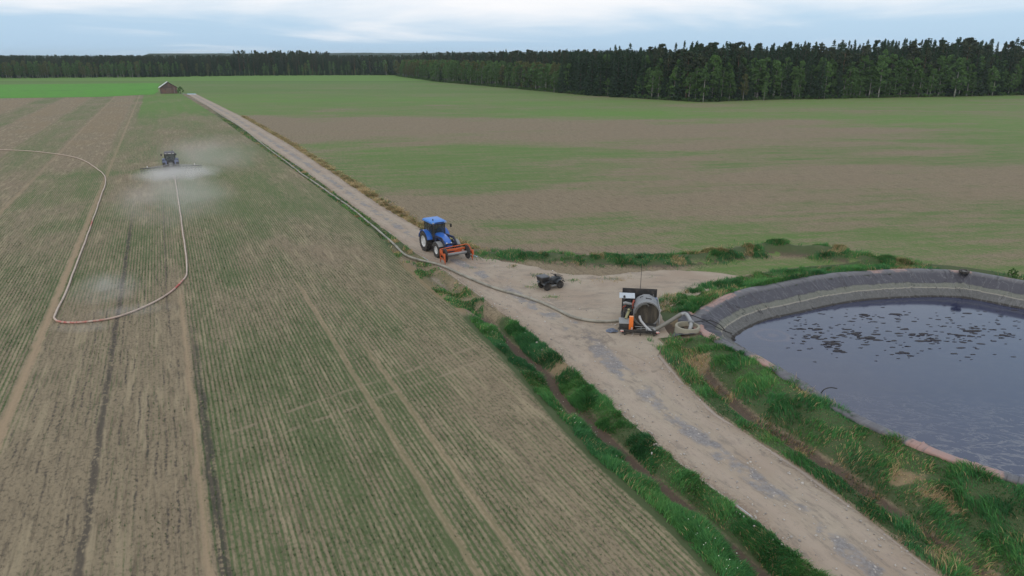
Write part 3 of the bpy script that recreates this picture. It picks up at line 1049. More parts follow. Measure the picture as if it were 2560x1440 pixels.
def build_water():
    s = Sh('slurry')
    p = s.pos()
    n1 = s.noise(p, 0.16, 3, 0.5, 1.5)
    n2 = s.noise(s.vec(s.dot(p, (0.75, -0.30, 0)), s.dot(p, (0.5, 1.9, 0))), 0.55, 5, 0.62, 2.4)
    swirl = s.step(0.50, 0.56, n2)
    swirl = s.mul(swirl, s.sub(1.0, s.step(0.56, 0.62, n2)))
    nearz = s.sub(1.0, s.step(31.0, 41.0, s.add(s.dot(p, (0, 1, 0)), s.mul(n1, 6.0))))
    c = s.mix(s.mul(swirl, s.add(0.12, s.mul(nearz, 0.8))), s.mix(n1, (0.020, 0.025, 0.058), (0.029, 0.035, 0.080)), (0.15, 0.145, 0.16))  # blue in the base colour stands in for reflected blue sky
    # ring of foam where the slurry is drawn off
    e = at(1930, 838, WATER_Z)
    ds = s.n('ShaderNodeVectorMath', operation='DISTANCE')
    s.put(ds.inputs[0], p); ds.inputs[1].default_value = (e.x, e.y, WATER_Z)
    rr = s.add(ds.outputs['Value'], s.mul(s.sub(s.noise(p, 1.4, 4, .6, 1.0), 0.5), 1.0))
    ringm = s.mul(s.step(0.35, 0.75, s.math('SINE', s.mul(rr, 7.0))), s.sub(1.0, s.step(1.0, 1.9, rr)))
    c = s.mix(s.mul(ringm, 0.35), c, (0.12, 0.085, 0.09))
    fine = s.noise(p, 7.0, 3, 0.6)
    s.bump(s.add(s.mul(fine, 0.25), s.mul(n2, 0.4)), 0.10, 0.03)
    m = s.done(c, s.add(0.04, s.mul(n1, 0.06)), IOR=1.62)
    ins = [tuple(POND[i, :2] + PIN[i] * 2.25) for i in range(0, PN, 2)]
    me = bpy.data.meshes.new('pond_water')
    me.from_pydata([(x, y, WATER_Z) for x, y in ins], [], [tuple(range(len(ins)))])
    if me.polygons[0].normal.z < 0: me.flip_normals()
    tag(link('pond_water', me, m), 'dark slurry surface of the pond reflecting the sky', 'water', kind='structure')


build_water()

# ------------------------------------------------------------------ grass, seedlings, stones
def make_blade_mat(name, rough=0.75, trans=0.25):
    s = Sh(name)
    c = s.attr('col', 'Color')
    s.b.inputs['Subsurface Weight'].default_value = 0.0
    m = s.done(c, rough, Specular_IOR_Level=0.2)
    tr = s.n('ShaderNodeBsdfTranslucent')
    s.put(tr.inputs['Color'], c)
    mxs = s.n('ShaderNodeMixShader')
    mxs.inputs[0].default_value = trans
    s.nt.links.new(s.b.outputs[0], mxs.inputs[1]); s.nt.links.new(tr.outputs[0], mxs.inputs[2])
    s.nt.links.new(mxs.outputs[0], s.out.inputs['Surface'])
    return m


BLADE = make_blade_mat('grass_blades')


def blades(name, P, H, W, lean, col, mat):
    """P (n,3) roots, H heights, W widths, lean (n,2) tip offset, col (n,3)"""
    n = len(P)
    az = RNG.uniform(0, 2 * np.pi, n)
    sd = np.stack([np.cos(az), np.sin(az), 0 * az], 1) * W[:, None]
    up = np.zeros((n, 3)); up[:, 2] = H
    ln = np.concatenate([lean, np.zeros((n, 1))], 1)
    V = np.stack([P - sd, P + sd, P - sd * .8 + up * .6 + ln * .35, P + sd * .8 + up * .6 + ln * .35, P + up * 0.92 + ln], 1)
    F = np.array([(0, 1, 3), (0, 3, 2), (2, 3, 4)])
    faces = (np.arange(n)[:, None, None] * 5 + F[None]).reshape(-1, 3)
    me = np_mesh(name, V.reshape(-1, 3), faces, dict(col=np.repeat(col, 5, 0)))
    return link(name, me, mat)


GREENS = np.array([(0.032, 0.112, 0.042), (0.043, 0.150, 0.047), (0.064, 0.190, 0.052), (0.100, 0.215, 0.060)])
STRAWS = np.array([(0.33, 0.25, 0.125), (0.38, 0.29, 0.16), (0.25, 0.19, 0.10)])


def grass(name, x, y, z, hmean, label, straw=0.04, spread=1.0, wd=0.015, strawp=None):
    n = len(x)
    cl = fbm(x * 1.1, y * 1.1, 101, 3)                     # tussocks
    tone = fbm(x * 0.33, y * 0.33, 103, 3)
    H = hmean * (0.30 + 1.5 * sstep(0.28, 0.72, cl)) * RNG.uniform(0.6, 1.25, n)
    if strawp is not None: H *= 1 - 0.55 * strawp
    la = 2 * np.pi * vnoise(x * 0.55, y * 0.55, 105) * 1.5
    lm = H * RNG.uniform(0.25, 1.0, n) * spread
    ja = la + RNG.normal(0, 0.7, n)
    lean = np.stack([np.cos(ja), np.sin(ja)], 1) * lm[:, None]
    ci = np.clip((tone * 1.7 - 0.35) * 3 + RNG.normal(0, .6, n), 0, 2.99)
    i0 = ci.astype(int); f = (ci - i0)[:, None]
    col = GREENS[i0] * (1 - f) + GREENS[np.minimum(i0 + 1, 3)] * f
    st = RNG.uniform(0, 1, n) < (0 if strawp is None else strawp) + straw * (1 + 6 * (np.asarray(vnoise(x * .7, y * .7, 107)) > 0.72))
    col[st] = STRAWS[RNG.integers(0, 3, st.sum())]
    col *= RNG.uniform(0.9, 1.65, n)[:, None]
    o = blades(name, np.stack([x, y, z - 0.03], 1), H, np.full(n, wd) * RNG.uniform(.7, 1.4, n), lean, col, BLADE)
    return tag(o, label, 'grass', kind='stuff')


# roadside ditch grass: two lush strips, dying out towards the yard
def ditch_grass():
    n = 300000
    y = 13 + (RNG.uniform(0, 1, n) ** 1.15) * 39
    f = RNG.uniform(-0.06, 1.02, n)
    x = xD(y) + f * ditch_w(y)
    cen = 0.55 + 0.06 * np.sin(y * 0.31) + 0.04 * np.sin(y * 0.83 + 1)
    nn = fbm(x * 0.8, y * 0.35, 111, 3)
    edge = 0.06 + 0.10 * (nn - 0.5)
    left = sstep(0.06, 0.17, f + 0.12 * (nn - .5)) * (1 - sstep(cen - 0.17, cen - 0.08, f + 0.10 * (nn - 0.5)))
    left *= 1 - sstep(46.0, 48.5, y + 3 * (nn - .5))
    gaps = 1 - bump1(y, 39.4, 1.5) - 0.9 * bump1(y, 31.6, 0.7) - 0.75 * bump1(y, 27.0, .6) - sstep(46.5, 48.0, y)
    right = sstep(cen + 0.06, cen + 0.15, f + 0.08 * (nn - .5)) * (1 - sstep(0.93, 1.0, f + 0.12 * (nn - .5))) * np.clip(gaps, 0, 1)
    dry = 0.10 * sstep(47, 49, y) * (nn > 0.62)
    keep = RNG.uniform(0, 1, n) < np.maximum(np.maximum(left, right), dry)
    x, y = x[keep], y[keep]
    grass('verge_grass', x, y, ditch_z(x, y), 0.23, 'tall dark green grass in two strips along the roadside ditch', straw=0.015)
    # low thin verge on towards the barn
    n = 42000
    y = 50 + (RNG.uniform(0, 1, n) ** 2.0) * 170
    f = RNG.uniform(0, 1, n)
    x = xD(y) + f * ditch_w(y)
    nn = fbm(x * .5, y * .25, 113)
    m = RNG.uniform(0, 1, n) < sstep(0.40, 0.62, nn + 0.12 * (y > 62)) * (1 - sstep(0.75, .98, f))
    x, y = x[m], y[m]
    grass('verge_grass', x, y, ditch_z(x, y), 0.16, 'short patchy grass between the grey hose and the farm road', straw=0.22, wd=0.03)
    n = 60000
    y = 67 + (RNG.uniform(0, 1, n) ** 1.6) * 160
    x = xR(y) + RNG.normal(0.85, 0.5, n)
    nn = fbm(x * .4, y * .2, 117)
    m = (RNG.uniform(0, 1, n) < 0.25 + nn) & (x > xR(y) + 0.1)
    x, y = x[m], y[m]
    o = grass('dry_verge_grass', x, y, right_z(x, y), 0.20, 'strip of straw-coloured dead grass on the right edge of the road', straw=0.85, wd=0.03, spread=1.6)


ditch_grass()


def bank_grass():
    n = 900000
    x = RNG.uniform(7, 52, n); y = RNG.uniform(12, 67, n)
    d, cz = pond_d(x, y)
    off = x - xR(y)
    nn = fbm(x * 0.5, y * 0.5, 61); n2 = fbm(x * 0.9, y * 0.9, 67); n3 = fbm(x * .8, y * .8, 121)
    near = y < 44 - 0.0 * x
    # the side towards the road
    dens = np.where(near, sstep(0.15, 0.55, d + 0.35 * (n3 - .5)), sstep(0.35, 0.8, d + .5 * (n3 - .5))) * (1 - sstep(4.2, 5.0, d + 1.2 * (n3 - .5)))
    road = (off > 0.25) & (d > 0.1) & (y < 44.2) & (off < 15)
    verge = sstep(0.25, 0.5, off + .4 * (n3 - .5)) * (1 - sstep(1.3, 1.7, off + .5 * (n3 - .5))) * (1 - sstep(36, 39, y)) * 0.9
    s0_ = np.interp(y, [39.5, 42], [2.4, 0.9])
    slope = sstep(s0_, s0_ + .8, off + 1.3 * (n3 - .5))
    ngate = 1 - sstep(42.4, 43.8, y)
    dn = np.where(road, np.maximum(np.maximum(verge, slope * (0.95 - 0.3 * sstep(0.54, 0.70, nn))), 0.5), 0) * ngate
    dn *= sstep(0.05, 0.45, d + .3 * (n3 - .5))
    far = np.where(y >= 44.2, dens * (1 - 0.35 * sstep(0.56, 0.70, nn)), 0)
    far *= (x > 12.0) & ((x + y) > 60.5) | (y > 49)
    far *= 1 - bump1(x, 39.5, 2.3) * (y > 54) - 0.85 * (x > 37.5) * (y > 50)
    dns = np.clip(np.maximum(dn, far), 0, 1)
    # nothing in the yard or on the flap of liner at the well
    well = np.hypot(x - 12.6, y - 45.2)
    dns *= sstep(1.1, 1.5, well)
    keep = RNG.uniform(0, 1, n) < dns
    x, y, d, cz = x[keep], y[keep], d[keep], cz[keep]
    keep = off[keep] > 0.2
    x, y, d, cz = x[keep], y[keep], d[keep], cz[keep]
    z = right_z(x, y, d, cz)
    o2 = x - xR(y)
    q1 = fbm(x * 0.5, y * 0.5, 61); q2 = fbm(x * 0.9, y * 0.9, 67)
    sp_ = np.clip(0.8 * sstep(0.57, 0.74, q1 + .35 * (q2 - .5)) + 0.65 * bump1(o2, 2.1, .45) * (y < 42), 0, .95)
    grass('embankment_grass', x, y, z, 0.27, 'thick tussocky green grass covering the banks of the slurry pond', straw=0.03, strawp=sp_ * .8)
    n = 150000
    i = RNG.uniform(0, len(BANK) - 1.001, n)
    k = i.astype(int); f = (i - k)[:, None]
    c = BANK[k] * (1 - f) + BANK[k + 1] * f
    x = c[:, 0] + RNG.normal(0, 1.2, n); y = c[:, 1] + RNG.normal(0, 0.9, n)
    nn = fbm(x * .45, y * .6, 131)
    wgt = np.interp(i, [0, 0.8, 1.2, 3, 4.5, 6, 10], [0.15, .35, .75, .7, .55, .95, 1.0])
    keep = RNG.uniform(0, 1, n) < sstep(0.42, 0.60, nn) * wgt
    d, cz = pond_d(x, y)
    keep &= d > 0.8
    x, y = x[keep], y[keep]
    grass('bank_grass', x, y, right_z(x, y), 0.26, 'patchy green grass growing on the low earth bank behind the yard', straw=0.10)


bank_grass()


def white_flowers():
    mb = MB()
    rs = random.Random(4)
    for k in range(60):
        y = rs.choice([rs.uniform(20, 24), rs.uniform(28, 36), rs.uniform(36, 46)]); f = rs.uniform(0.1, 0.42)
        x = float(xD(y) + f * ditch_w(y))
        mb.ball((x, y, float(ditch_z(np.array([x]), np.array([y]))[0]) + rs.uniform(.35, .55)), rs.uniform(0.012, 0.022), 1, (1, 1, .5))
    s = Sh('white_petals')
    tag(mb.build('wild_flowers', s.done((0.72, 0.72, 0.62), 0.8)), 'tiny white flowers scattered through the ditch grass', 'flowers', kind='stuff')


white_flowers()


def yard_weeds():
    xs, ys = [], []
    for px, py, rx, ry, n in ((1332, 716, .55, .35, 260), (1376, 746, .8, .18, 160), (1180, 672, .6, .3, 90), (1285, 668, .5, .3, 120), (1440, 700, 1.6, .5, 420), (1345, 690, .6, .3, 160), (1560, 700, 1.6, .4, 300)):
        c = at(px, py)
        xs.append(RNG.normal(c.x, rx * .6, n)); ys.append(RNG.normal(c.y, ry * 1.2, n))
    x = np.concatenate(xs); y = np.concatenate(ys)
    grass('yard_weeds', x, y, np.full(len(x), .05), 0.13, 'small tufts of weeds growing on the gravel yard', straw=.25)


yard_weeds()


def seedlings():
    sp = 0.25
    us = np.arange(-46, 34, sp)
    P = []
    for u in us:
        v = np.arange(14, 98, 0.17) + RNG.uniform(0, .17)
        v = v + RNG.normal(0, 0.05, len(v))
        uu = u + 0.125 + RNG.normal(0, 0.022, len(v))
        P.append(np.stack([uu, v], 1))
    P = np.concatenate(P)
    X = P[:, :1] * ROWN[None] + P[:, 1:] * ROWD[None]
    x, y = X[:, 0], X[:, 1]
    half = 0.80 * (y + 4) + 3
    m = (x < xD(y) - 0.2) & (np.abs(x) < half) & (y > 16) & (y < 80)
    x, y, P = x[m], y[m], P[m]
    g, lush, wet = left_green(x, y)
    nn = fbm(P[:, 0] * 0.5, P[:, 1] * 0.25, 141, 3); n2 = fbm(x * 1.7, y * 1.7, 143, 2)
    pr = sstep(0.30, 0.95, g + (nn - .5) * 0.7 + (n2 - .5) * 0.5) * (1 - 0.65 * sstep(45, 80, y)) * (0.35 + 0.65 * sstep(.35, .6, n2))
    for uc in (-9.95, 8.15, 9.85, -0.95, -20.1):
        pr *= 1 - 0.95 * (np.abs(P[:, 0] - uc) < 0.28) * ((uc < 0) | (P[:, 1] < 58))
    keep = RNG.uniform(0, 1, len(x)) < pr
    x, y = x[keep], y[keep]
    n = len(x)
    q = 3
    x = np.repeat(x, q); y = np.repeat(y, q)
    az = RNG.uniform(0, 6.28, n * q)
    H = RNG.uniform(0.05, 0.13, n * q); W = RNG.uniform(0.010, 0.022, n * q)
    sd = np.stack([np.cos(az), np.sin(az), 0 * az], 1) * W[:, None]
    la = RNG.uniform(0, 6.28, n * q)
    tip = np.stack([np.cos(la) * H * .8, np.sin(la) * H * .8, H], 1)
    B = np.stack([x, y, 0 * x], 1)
    V = np.stack([B - sd, B + sd, B + tip], 1).reshape(-1, 3)
    F = np.arange(len(V)).reshape(-1, 3)
    cc = np.array([(0.040, 0.074, 0.034), (0.058, 0.095, 0.042), (0.095, 0.118, 0.05)])[RNG.integers(0, 3, n)]
    cc = np.repeat(np.repeat(cc, q, 0), 3, 0)
    me = np_mesh('crop_seedlings', V, F, dict(col=cc))
    tag(link('crop_seedlings', me, BLADE), 'sparse green cereal seedlings standing in rows on the left field', 'crop', kind='stuff')
    print('seedlings', n)


seedlings()


def stones():
    """loose stones and clods lying on the track, the yard and the ditch sides"""
    s = Sh('loose_stone')
    p = s.pos()
    n = s.noise(p, 3.0, 3)
    m = s.done(s.mix(s.attr('tone'), s.mix(n, (0.30, 0.27, 0.245), (0.20, 0.185, 0.175)), (0.46, 0.43, 0.40)), 0.95)
    bm = bmesh.new(); bmesh.ops.create_icosphere(bm, subdivisions=1, radius=1)
    bv = np.array([tuple(v.co) for v in bm.verts]); bf = np.array([[v.index for v in f.verts] for f in bm.faces]); bm.free()
    N = 2600
    y = 15 + RNG.uniform(0, 1, N) ** 1.2 * 50
    t = np.where(RNG.uniform(0, 1, N) < .55, RNG.uniform(0, 1, N), RNG.choice([0.0, 1.0, 0.5], N) + RNG.normal(0, .06, N))
    x = xL(y) + t * (xR(y) - xL(y))
    V = []; F = []; T = []
    for i in range(N):
        r = 0.018 + 0.055 * RNG.uniform() ** 4
        sc_ = RNG.uniform(.6, 1.3, 3) * r
        a = RNG.uniform(0, 6.28); c_, s_ = math.cos(a), math.sin(a)
        q = bv * sc_ * (1 + RNG.normal(0, .12, (len(bv), 1)))
        q = np.stack([q[:, 0] * c_ - q[:, 1] * s_, q[:, 0] * s_ + q[:, 1] * c_, q[:, 2]], 1) + np.array([x[i], y[i], 0.055 + r * .2 - 0.05 * (abs(t[i] - .5) > .47)])
        F.append(bf + len(V) * len(bv)); V.append(q); T.append(np.full(len(bv), RNG.uniform()))
    me = np_mesh('loose_stones', np.concatenate(V), np.concatenate(F), dict(tone=np.concatenate(T)))
    tag(link('loose_stones', me, m), 'loose stones and gravel lying on the farm road', 'stones', kind='stuff')


stones()

# ------------------------------------------------------------------ trees
def leaf_mat(name, c1, c2, hue=0.25):
    s = Sh(name)
    p = s.obj()
    n = s.noise(p, 0.8, 3)
    rnd = s.n('ShaderNodeObjectInfo').outputs['Random']
    c = s.mix(n, c1, c2)
    c = s.mix(s.mul(rnd, hue), c, tuple(0.55 * a for a in c1))
    s.done(c, 0.8, Specular_IOR_Level=0.15)
    tr = s.n('ShaderNodeBsdfTranslucent'); s.put(tr.inputs['Color'], c)
    mx_ = s.n('ShaderNodeMixShader'); mx_.inputs[0].default_value = 0.22
    s.nt.links.new(s.b.outputs[0], mx_.inputs[1]); s.nt.links.new(tr.outputs[0], mx_.inputs[2])
    s.nt.links.new(mx_.outputs[0], s.out.inputs['Surface'])
    return s.m


def bark_mat(name, c1, c2, bands=False):
    s = Sh(name)
    p = s.obj()
    n = s.noise(p, 2.0, 4, .7)
    if bands:
        n = s.noise(s.vec(s.dot(p, (1, 0, 0)), s.dot(p, (0, 1, 0)), s.dot(p, (0, 0, 4.0))), 0.7, 4, .7)
    return s.done(s.mix(s.step(0.45, 0.65, n), c1, c2), 0.9)


SPRUCE_L = leaf_mat('spruce_needles', (0.032, 0.070, 0.040), (0.062, 0.108, 0.056), 0.5)
PINE_L = leaf_mat('pine_needles', (0.052, 0.074, 0.044), (0.090, 0.108, 0.062), 0.4)
BIRCH_L = leaf_mat('birch_leaves', (0.092, 0.190, 0.060), (0.170, 0.285, 0.092), 0.75)
YELLOW_L = leaf_mat('yellowish_leaves', (0.12, 0.14, 0.05), (0.17, 0.18, 0.075), 0.2)
SPRUCE_B = bark_mat('spruce_bark', (0.085, 0.070, 0.058), (0.05, 0.042, 0.036))
PINE_B = bark_mat('pine_bark', (0.20, 0.115, 0.070), (0.10, 0.07, 0.052))
BIRCH_B = bark_mat('birch_bark', (0.34, 0.33, 0.31), (0.10, 0.095, 0.09), True)


def leaf_tris(C, size, rs, flat=0.0):
    """one random triangle-pair (leaf spray) at each point of C"""
    n = len(C)
    a = rs.normal(0, 1, (n, 3)); b = rs.normal(0, 1, (n, 3))
    if flat: a[:, 2] *= 1 - flat; b[:, 2] *= 1 - flat
    a /= np.linalg.norm(a, axis=1)[:, None]
    b -= a * (a * b).sum(1)[:, None]; b /= np.linalg.norm(b, axis=1)[:, None]
    s_ = size[:, None]
    V = np.stack([C - a * s_, C + b * s_ * .55, C + a * s_, C - b * s_ * .55], 1)
    return V


def quads(V):
    n = len(V)
    return V.reshape(-1, 3), np.arange(n * 4).reshape(-1, 4)


def trunk_mesh(h, r0, limbs, rs, seg=7, top=0.97):
    mb = MB()
    pts = []; rad = []
    bx, by = rs.normal(0, .012, 2) * h
    for k in range(7):
        t = k / 6
        pts.append((bx * t * t, by * t * t, h * top * t - (0.5 if k == 0 else 0))); rad.append(max(r0 * (1 - t) ** 0.8, 0.02))
    mb.tube(pts, rad, seg)
    for (p, q, r) in limbs:
        pm = (Vector(p) * .5 + Vector(q) * .5) + Vector((0, 0, .12 * (Vector(q) - Vector(p)).length))
        mb.tube([p, pm, q], [r, r * .6, r * .25], 4)
    bm = mb.bm
    bmesh.ops.recalc_face_normals(bm, faces=bm.faces)
    me = bpy.data.meshes.new('trunk'); bm.to_mesh(me); bm.free()
    me.polygons.foreach_set('use_smooth', np.ones(len(me.polygons), bool))
    return me


def spruce_proto(seed, h, r, narrow=0.85, low=0.06):
    rs = np.random.default_rng(seed)
    V = []; limbs = []
    z = h * low
    while z < h * 0.985:
        t = z / h
        rr = r * (1 - t) ** narrow * (0.82 + 0.3 * rs.uniform()) + 0.05
        nb = max(4, int(9 - 4 * t))
        a0 = rs.uniform(0, 6.28)
        for b in range(nb):
            a = a0 + 6.283 * b / nb + rs.normal(0, .18)
            L = rr * rs.uniform(0.6, 1.18)
            droop = (0.42 - 0.75 * t) * L * rs.uniform(.7, 1.3)
            k = max(3, int(3.5 * L + 2))
            f = np.sqrt(rs.uniform(0.04, 1, k))
            C = np.stack([np.cos(a) * L * f, np.sin(a) * L * f, z - droop * f ** 1.3 + rs.normal(0, .10, k)], 1)
            C[:, :2] += rs.normal(0, .16 * (1 - .6 * t), (k, 2))
            V.append(leaf_tris(C, rs.uniform(.24, .55, k) * (1.1 - .5 * t), rs, 0.25))
            if b % 3 == 0 and t < .8: limbs.append(((0, 0, z), (math.cos(a) * L * .9, math.sin(a) * L * .9, z - droop * .9), 0.035))
        z += h * 0.028 * rs.uniform(.7, 1.3) * (1.15 - .45 * t)
    V.append(leaf_tris(np.stack([rs.normal(0, .07, 14), rs.normal(0, .07, 14), h * rs.uniform(.93, 1.0, 14)], 1), rs.uniform(.14, .30, 14), rs))
    v, f = quads(np.concatenate(V))
    return trunk_mesh(h, 0.20 + h * 0.004, limbs, rs), np_mesh('crown', v, f)


def broad_proto(seed, h, r, base=0.22, kind='birch', n_cl=60, leaf=0.29):
    rs = np.random.default_rng(seed)
    V = []; limbs = []
    for k in range(n_cl):
        t = rs.uniform(0, 1)
        zz_ = h * (base + (1 - base) * t)
        if kind == 'pine':
            env = r * (0.55 + 0.55 * math.sin(math.pi * min(1, t * 1.05))) * (1 if t < .8 else 0.75)
        else:
            env = r * (math.sin(math.pi * (0.10 + 0.86 * t)) ** 0.75) * (1.08 - 0.28 * t)
        a = rs.uniform(0, 6.28)
        rad = env * math.sqrt(rs.uniform(0.05, 1))
        c = np.array([math.cos(a) * rad, math.sin(a) * rad, zz_ - 0.02 * h])
        cs = (0.55 + 0.5 * rs.uniform()) * (0.35 + 0.11 * h ** 0.75) * (0.42 if kind != 'pine' else .5)
        m = int(36 if kind != 'pine' else 30)
        D = rs.normal(0, 1, (m, 3)); D /= np.linalg.norm(D, axis=1)[:, None]
        D *= (rs.uniform(0.25, 1, m) ** .5)[:, None] * cs
        D[:, 2] *= 0.72 if kind == 'pine' else 1.15
        V.append(leaf_tris(c + D, rs.uniform(.6, 1.2, m) * leaf, rs))
        if k % 4 == 0:
            z0 = max(h * base * .8, zz_ - rad * rs.uniform(.5, 1.1))
            limbs.append(((0, 0, min(z0, h * .9)), tuple(c), 0.05))
    v, f = quads(np.concatenate(V))
    return trunk_mesh(h, 0.10 + h * 0.0065, limbs, rs, top=0.93), np_mesh('crown', v, f)


PROTO = {
    'spruce': [spruce_proto(1, 20, 2.5), spruce_proto(2, 20, 2.1, .95), spruce_proto(3, 20, 2.9, .8, .03), spruce_proto(4, 20, 2.3, .7, .10)],
    'pine': [broad_proto(11, 20, 2.1, .45, 'pine', 46, .40), broad_proto(12, 20, 2.5, .52, 'pine', 44, .42), broad_proto(13, 20, 1.9, .38, 'pine', 48, .38)],
    'birch': [broad_proto(21, 14, 2.0, .18), broad_proto(22, 14, 2.5, .24, n_cl=70), broad_proto(23, 14, 1.7, .12), broad_proto(24, 14, 2.2, .30)],
    'shrub': [broad_proto(31, 3, 1.6, .02, n_cl=26, leaf=.26), broad_proto(32, 3, 2.0, .02, n_cl=30, leaf=.26)],
}
MATS = {'spruce': (SPRUCE_B, SPRUCE_L), 'pine': (PINE_B, PINE_L), 'birch': (BIRCH_B, BIRCH_L), 'shrub': (SPRUCE_B, BIRCH_L)}
BASEH = {'spruce': 20., 'pine': 20., 'birch': 14., 'shrub': 3.}
for k_, lst in PROTO.items():
    for a_, b_ in lst:
        a_.materials.append(MATS[k_][0]); b_.materials.append(MATS[k_][1])
FIRST = {}


def plant(kind, x, y, h, label, group=None, idx=None, wid=1.0, leafmat=None, name=None, z=0.0):
    lst = PROTO[kind]
    idx = RNG.integers(0, len(lst)) if idx is None else idx
    tm, cm = lst[idx]
    nm = name or {'spruce': 'spruce_tree', 'pine': 'pine_tree', 'birch': 'birch_tree', 'shrub': 'shrub'}[kind]
    o = empty(nm, (x, y, z), rz=RNG.uniform(0, 6.28))
    k = h / BASEH[kind]
    o.scale = (k * wid, k * wid, k)
    a = link('trunk' if kind != 'shrub' else 'stem', tm, None, o)
    if leafmat is not None:
        cm = cm.copy(); cm.materials.clear(); cm.materials.append(leafmat)
    b = link('crown' if kind != 'shrub' else 'foliage', cm, None, o)
    tag(o, label, 'tree' if kind != 'shrub' else 'shrub', group)
    if (kind, idx) not in FIRST: FIRST[(kind, idx)] = (a, b)
    return o


EDGE = np.array([(-108, 676), (-52, 523), (-7, 437), (25, 371), (42, 341), (58, 322), (79, 296), (108, 312), (168, 327), (250, 350), (300, 360)], float)
SEGL = np.linalg.norm(np.diff(EDGE, axis=0), axis=1); CUM = np.concatenate([[0], np.cumsum(SEGL)])


def edge_pt(s_):
    i = int(np.clip(np.searchsorted(CUM, s_) - 1, 0, len(SEGL) - 1))
    t = (s_ - CUM[i]) / SEGL[i]
    p = EDGE[i] * (1 - t) + EDGE[i + 1] * t
    dv = (EDGE[i + 1] - EDGE[i]) / SEGL[i]
    nrm = np.array([-dv[1], dv[0]])
    if nrm[0] < 0 and i < 6: nrm = -nrm
    if i >= 6: nrm = np.array([-dv[1], dv[0]])
    return p, nrm


S_DARK = CUM[3]          # where the dark spruce wall begins
S_TURN = CUM[6]
# single trees one can pick out at the foot of the wood
HERO = [
    ('birch', 1857, 252, 11, 1, 1.15, YELLOW_L, 'small yellowish-green birch standing alone before the dark forest'),
    ('birch', 1909, 252, 7.5, 3, 1.15, None, 'little round birch at the forest foot beside the yellowish one'),
    ('birch', 1735, 250, 19, 1, 1.25, None, 'broad light-green birch left of the yellowish birch, taller than its neighbours'),
    ('birch', 2195, 245, 21, 3, 1.0, None, 'tall birch with long white trunk in front of the dark wood'),
    ('birch', 2385, 243, 17.5, 1, 1.5, None, 'wide pale-green tree with rounded crown at the right of the forest edge'),
    ('birch', 2480, 240, 12, 0, 1.25, None, 'slender young birch near the right end of the forest edge'),
    ('birch', 2430, 241, 9, 2, 1.0, None, 'thin young birch between the rounded pale tree and the right-hand birch'),
    ('birch', 1468, 236, 9, 1, 1.2, None, 'small bright birch in front of the tall dark spruce wall'),
    ('birch', 1640, 246, 14, 2, 1.2, None, 'bushy birch standing forward of the spruces in the middle forest edge'),
    ('birch', 2060, 247, 16, 0, 1.1, None, 'leaning-crowned birch half-way along the right-hand forest edge'),
]
for kd, px, py, h, ix, wd_, lm, lb in HERO:
    c = at(px, py)
    plant(kd, c.x, c.y, h, lb, 'single trees along the forest edge', ix, wd_, lm)


